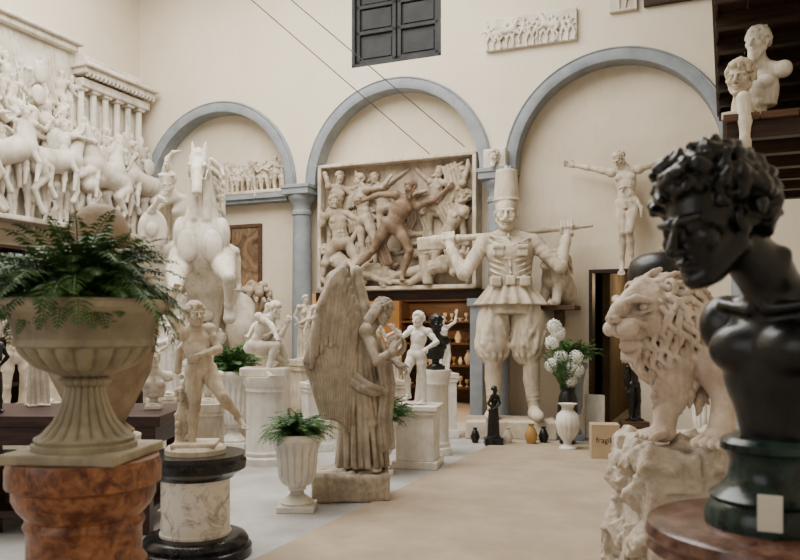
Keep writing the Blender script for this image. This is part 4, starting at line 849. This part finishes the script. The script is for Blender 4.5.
S.chain([(.06,-.12,.42,.11),(.02,-.14,.24,.075),(-.02,-.15,.1,.055),(-.03,-.16,.05,.058)],.02); paw((-.04,-.17,.0),(-1,-.35,0),1.1)
S.chain([(.22,-.16,.42,.12),(.26,-.27,.24,.08),(.2,-.33,.1,.058),(.18,-.34,.04,.06)],.02); paw((.17,-.35,-.01),(-.8,-.8,0),1.2)
for dx,dy in ((.8,.22),(.95,.5)): S.chain([(dx,dy,.42,.14),(dx-.12,dy-.02,.28,.09),(dx+.04,dy,.16,.05),(dx-.02,dy,.04,.05)],.02); paw((dx-.03,dy,0),(-1,-.3,0))
S.chain([(1.0,.42,.5,.04),(1.12,.48,.35,.03),(1.1,.48,.15,.03),(1.05,.45,.08,.05)],.01)
S.mesh('lion',M_lion,.0075,(0,0,.93),0,e,1,.0)
e=empty('bronze_basin_on_column',(2.0,5.9,0)); lathe('basin',[(0,0),(.2,0),(.2,.06),(.1,.1),(.06,.3),(.06,1.5),(.09,1.53),(.07,1.56),(.12,1.64),(.2,1.72),(.255,1.82),(.265,1.94),(.245,2.02),(.18,2.07),(.08,2.09),(0,2.095)],M_bronze,(0,0,0),e)
u=urn('white_urn_planter',(3.0,7.6,0),1.4,.2,M_white2); fern('fern_fronds',80,.5,M_fern,(0,0,1.35),u,22,(40,88),80,.09)
# ================================================================ BLACK BUST FOREGROUND
e=empty('round_marble_table',(.79,1.6,0))
lathe('top',[(0,1.02),(.2,1.02),(.25,1.03),(.272,1.045),(.265,1.06),(.275,1.075),(.27,1.095),(.262,1.1),(0,1.1)],M_redd,(0,0,0),e,96)
lathe('stem',[(0,0),(.24,0),(.24,.05),(.15,.1),(.08,.2),(.1,.5),(.07,.85),(.15,1.0),(.16,1.02),(0,1.02)],M_redd,(0,0,0),e)
e=empty('curly_haired_youth_bust',(.765,1.6,1.1))
lathe('socle',[(0,0),(.13,0),(.13,.035),(.118,.05),(.122,.06),(.1,.075),(.085,.1),(.082,.13),(.09,.15),(.1,.155),(.1,.17),(.09,.18),(0,.18)],M_green,(0,0,0),e,72)
boxes('paper_tag',[((-.022,-.001,-.035),(.022,.001,.035))],M_paper,(-.06,-.118,.05),-.45,e)
S=Sdf(); fb=nz((-.85,-.5,0)); lt=nz(np.cross((0,0,1),fb)); up=V(0,0,1); B0=V(.05,0,0)
P=lambda a,b_,c: B0+lt*a+fb*b_+up*c
Mb=[lt,fb,up]
S.ell(P(0,.0,.16),(.125,.09,.15),Mb,.03); S.ell(P(0,0,.03),(.085,.07,.09),Mb,.03)
for q in (-1,1):
    S.ell(P(q*.058,.06,.19),(.066,.04,.052),Mb,.012); S.cap(P(0,-.01,.285),P(q*.13,-.01,.25),.045,.045,.03); S.ell(P(q*.135,0,.24),(.05,.058,.065),Mb,.02)
    S.cap(P(q*.02,.075,.27),P(q*.11,.04,.285),.011,.011,.012)
S.chain([(*P(0,-.01,.27),.062),(*P(0,.06,.35),.05),(*P(-.01,.13,.40),.05)],.025)
S.chain([(*P(.045,.06,.38),.014),(*P(.01,.075,.285),.012)],.015)
hc=P(-.03,.185,.44); hf=nz((-.88,-.42,-.26)); hu=nz(V(-.28,-.05,1)); g_=.99
head(S,hc,hf,hu,g_,'none')
hl=nz(np.cross(hu,hf)); hu=nz(np.cross(hf,hl)); r_=np.random.RandomState(4)
for d in fib(340):
    if d[2]<-.6 or (d[1]>.5 and d[2]<.36) or (d[1]>-.05 and d[2]<-.05): continue
    p=hc+(hl*d[0]*.079+hf*(-.015+d[1]*.098)+hu*(.036+d[2]*.089))*g_; j=nz(r_.normal(size=3)); o=nz(hl*d[0]+hf*d[1]+hu*d[2])
    a=p+o*.020+j*.014; b_=a+np.cross(o,j)*.02+o*.008
    S.chain([(*p,.015),(*a,.0135),(*b_,.0085)],.003)
S.mesh('torso_and_head',M_bronze,.005,(-.03,0,.17),0,e)
# ================================================================ RIGHT LOFT WITH BUSTS
e=empty('loft_shelf',W(0,0,0),TH)
for z,y0,y1,s0 in ((2.98,-5.35,-2.3,4.74),(4.02,-5.3,-1.6,4.66)):
    n_=6; w_=(SR-s0)/n_
    boxes('planks',[((s0+w_*i,y0,z),(s0+w_*(i+1)-.006,y1,z+.05)) for i in range(n_)],M_wood2 if z<3.5 else M_wood,(0,0,0),0,e,.004)
    boxes('joists',[((s0+.02,y0+.05+.58*i,z-.12),(SR,y0+.15+.58*i,z)) for i in range(int((y1-y0)/.58)+1) if y0+.15+.58*i<y1+.01],M_wood,(0,0,0),0,e,.004)
boxes('back_board',[((SR-.06,-5.3,3.03),(SR-.005,-1.6,6.5)),((4.72,-1.66,2.98),(SR,-1.6,6.5)),((4.66,-5.3,3.97),(4.70,-1.6,4.2))],M_wood,(0,0,0),0,e)
bust('plaster_bust',(W(4.99,-4.9,3.03)),.96,M_white,-.9,'curly',True,seed=2)
def headcast(name,loc,s,mat,rot,hair='curly',seed=0):
    S=Sdf(); head(S,(0,-.02,.27),(0,-1,-.05),s=1,hair=hair,seed=seed); S.chain([(0,.01,.17,.05),(0,.01,.1,.055),(0,.01,.05,.07)],.03); S.box((0,0,.025),(.1,.09,.025),None,.005,.01); S.box((0,0,-.1),(.3,.3,.1),None,.001,.002,True)
    return S.mesh(name,mat,.006,loc,rot,None,s)
headcast('plaster_head',W(4.86,-5.14,3.03),1.1,M_cream,-.7,'curly',3)
headcast('plaster_head',W(4.84,-3.1,3.03),1.1,M_cream,-.3,'short',4)
headcast('plaster_head',W(4.86,-3.3,4.07),1.2,M_cream,-.5,'curly',5)
bust('plaster_bust',(W(5.4,-4.2,4.07)),.8,M_white,.2,'long',seed=6)
S=Sdf(); S.chain([(0,0,.02,.05),(0.01,0,-.14,.045),(.0,-.02,-.26,.033)],.02); hand(S,(0,-.02,-.26),(0,0,-1),(0,-1,0),1.2,.4); S.mesh('plaster_arm_cast',M_white,.007,(2.43,5.50,3.12),0)
S=Sdf()
for i in range(7): a=math.radians(-70+i*23); S.chain([(0,0,0,.05),(.14*math.sin(a),-.03,.14*math.cos(a),.06),(.25*math.sin(a),-.05,.25*math.cos(a),.03)],.012)
S.ell((0,-.03,0),.09,None,.02); S.mesh('plaster_leaf_ornament',M_cream,.01,W(4.15,IF-.1,2.55),TH)
for a,b_ in (((.46,11.95,4.2),(-5.36,7.1,7.98)),((.98,11.8,4.28),(-5.05,7.2,7.98))):
    cu=bpy.data.curves.new('steel_cable','CURVE'); cu.dimensions='3D'; sp=cu.splines.new('POLY'); sp.points.add(1); sp.points[0].co=(*a,1); sp.points[1].co=(*b_,1); cu.bevel_depth=.007; cu.materials.append(M_cable)
    bpy.context.collection.objects.link(bpy.data.objects.new('steel_cable',cu))
# ================================================================ LIGHT + CAMERA
w=bpy.data.worlds.new('sky'); bpy.context.scene.world=w; w.use_nodes=True
w.node_tree.nodes['Background'].inputs[0].default_value=(.85,.92,1,1); w.node_tree.nodes['Background'].inputs[1].default_value=.3
light('skylight_daylight','AREA',W((sk[0]+sk[1])/2,(sk[2]+sk[3])/2,HC-.02),1480,(1,.965,.905),sw_-.2,sh_-.2,(0,0,TH))
light('rear_fill_light','AREA',W(-.5,DB+.05,4.3),170,(1,.97,.93),6.2,4.2,(math.radians(90),0,TH))  # added fill light behind the camera, set in the unseen rear wall opening
cd=bpy.data.cameras.new('camera'); cam=bpy.data.objects.new('camera',cd); bpy.context.collection.objects.link(cam)
cam.location=(0,0,1.5); cam.rotation_euler=(math.radians(90),0,0); cd.lens=35; cd.sensor_width=36; cd.shift_y=.0625
cd.dof.use_dof=True; cd.dof.focus_distance=7.5; cd.dof.aperture_fstop=4.5; cd.clip_start=.05
bpy.context.scene.camera=cam
print('done')
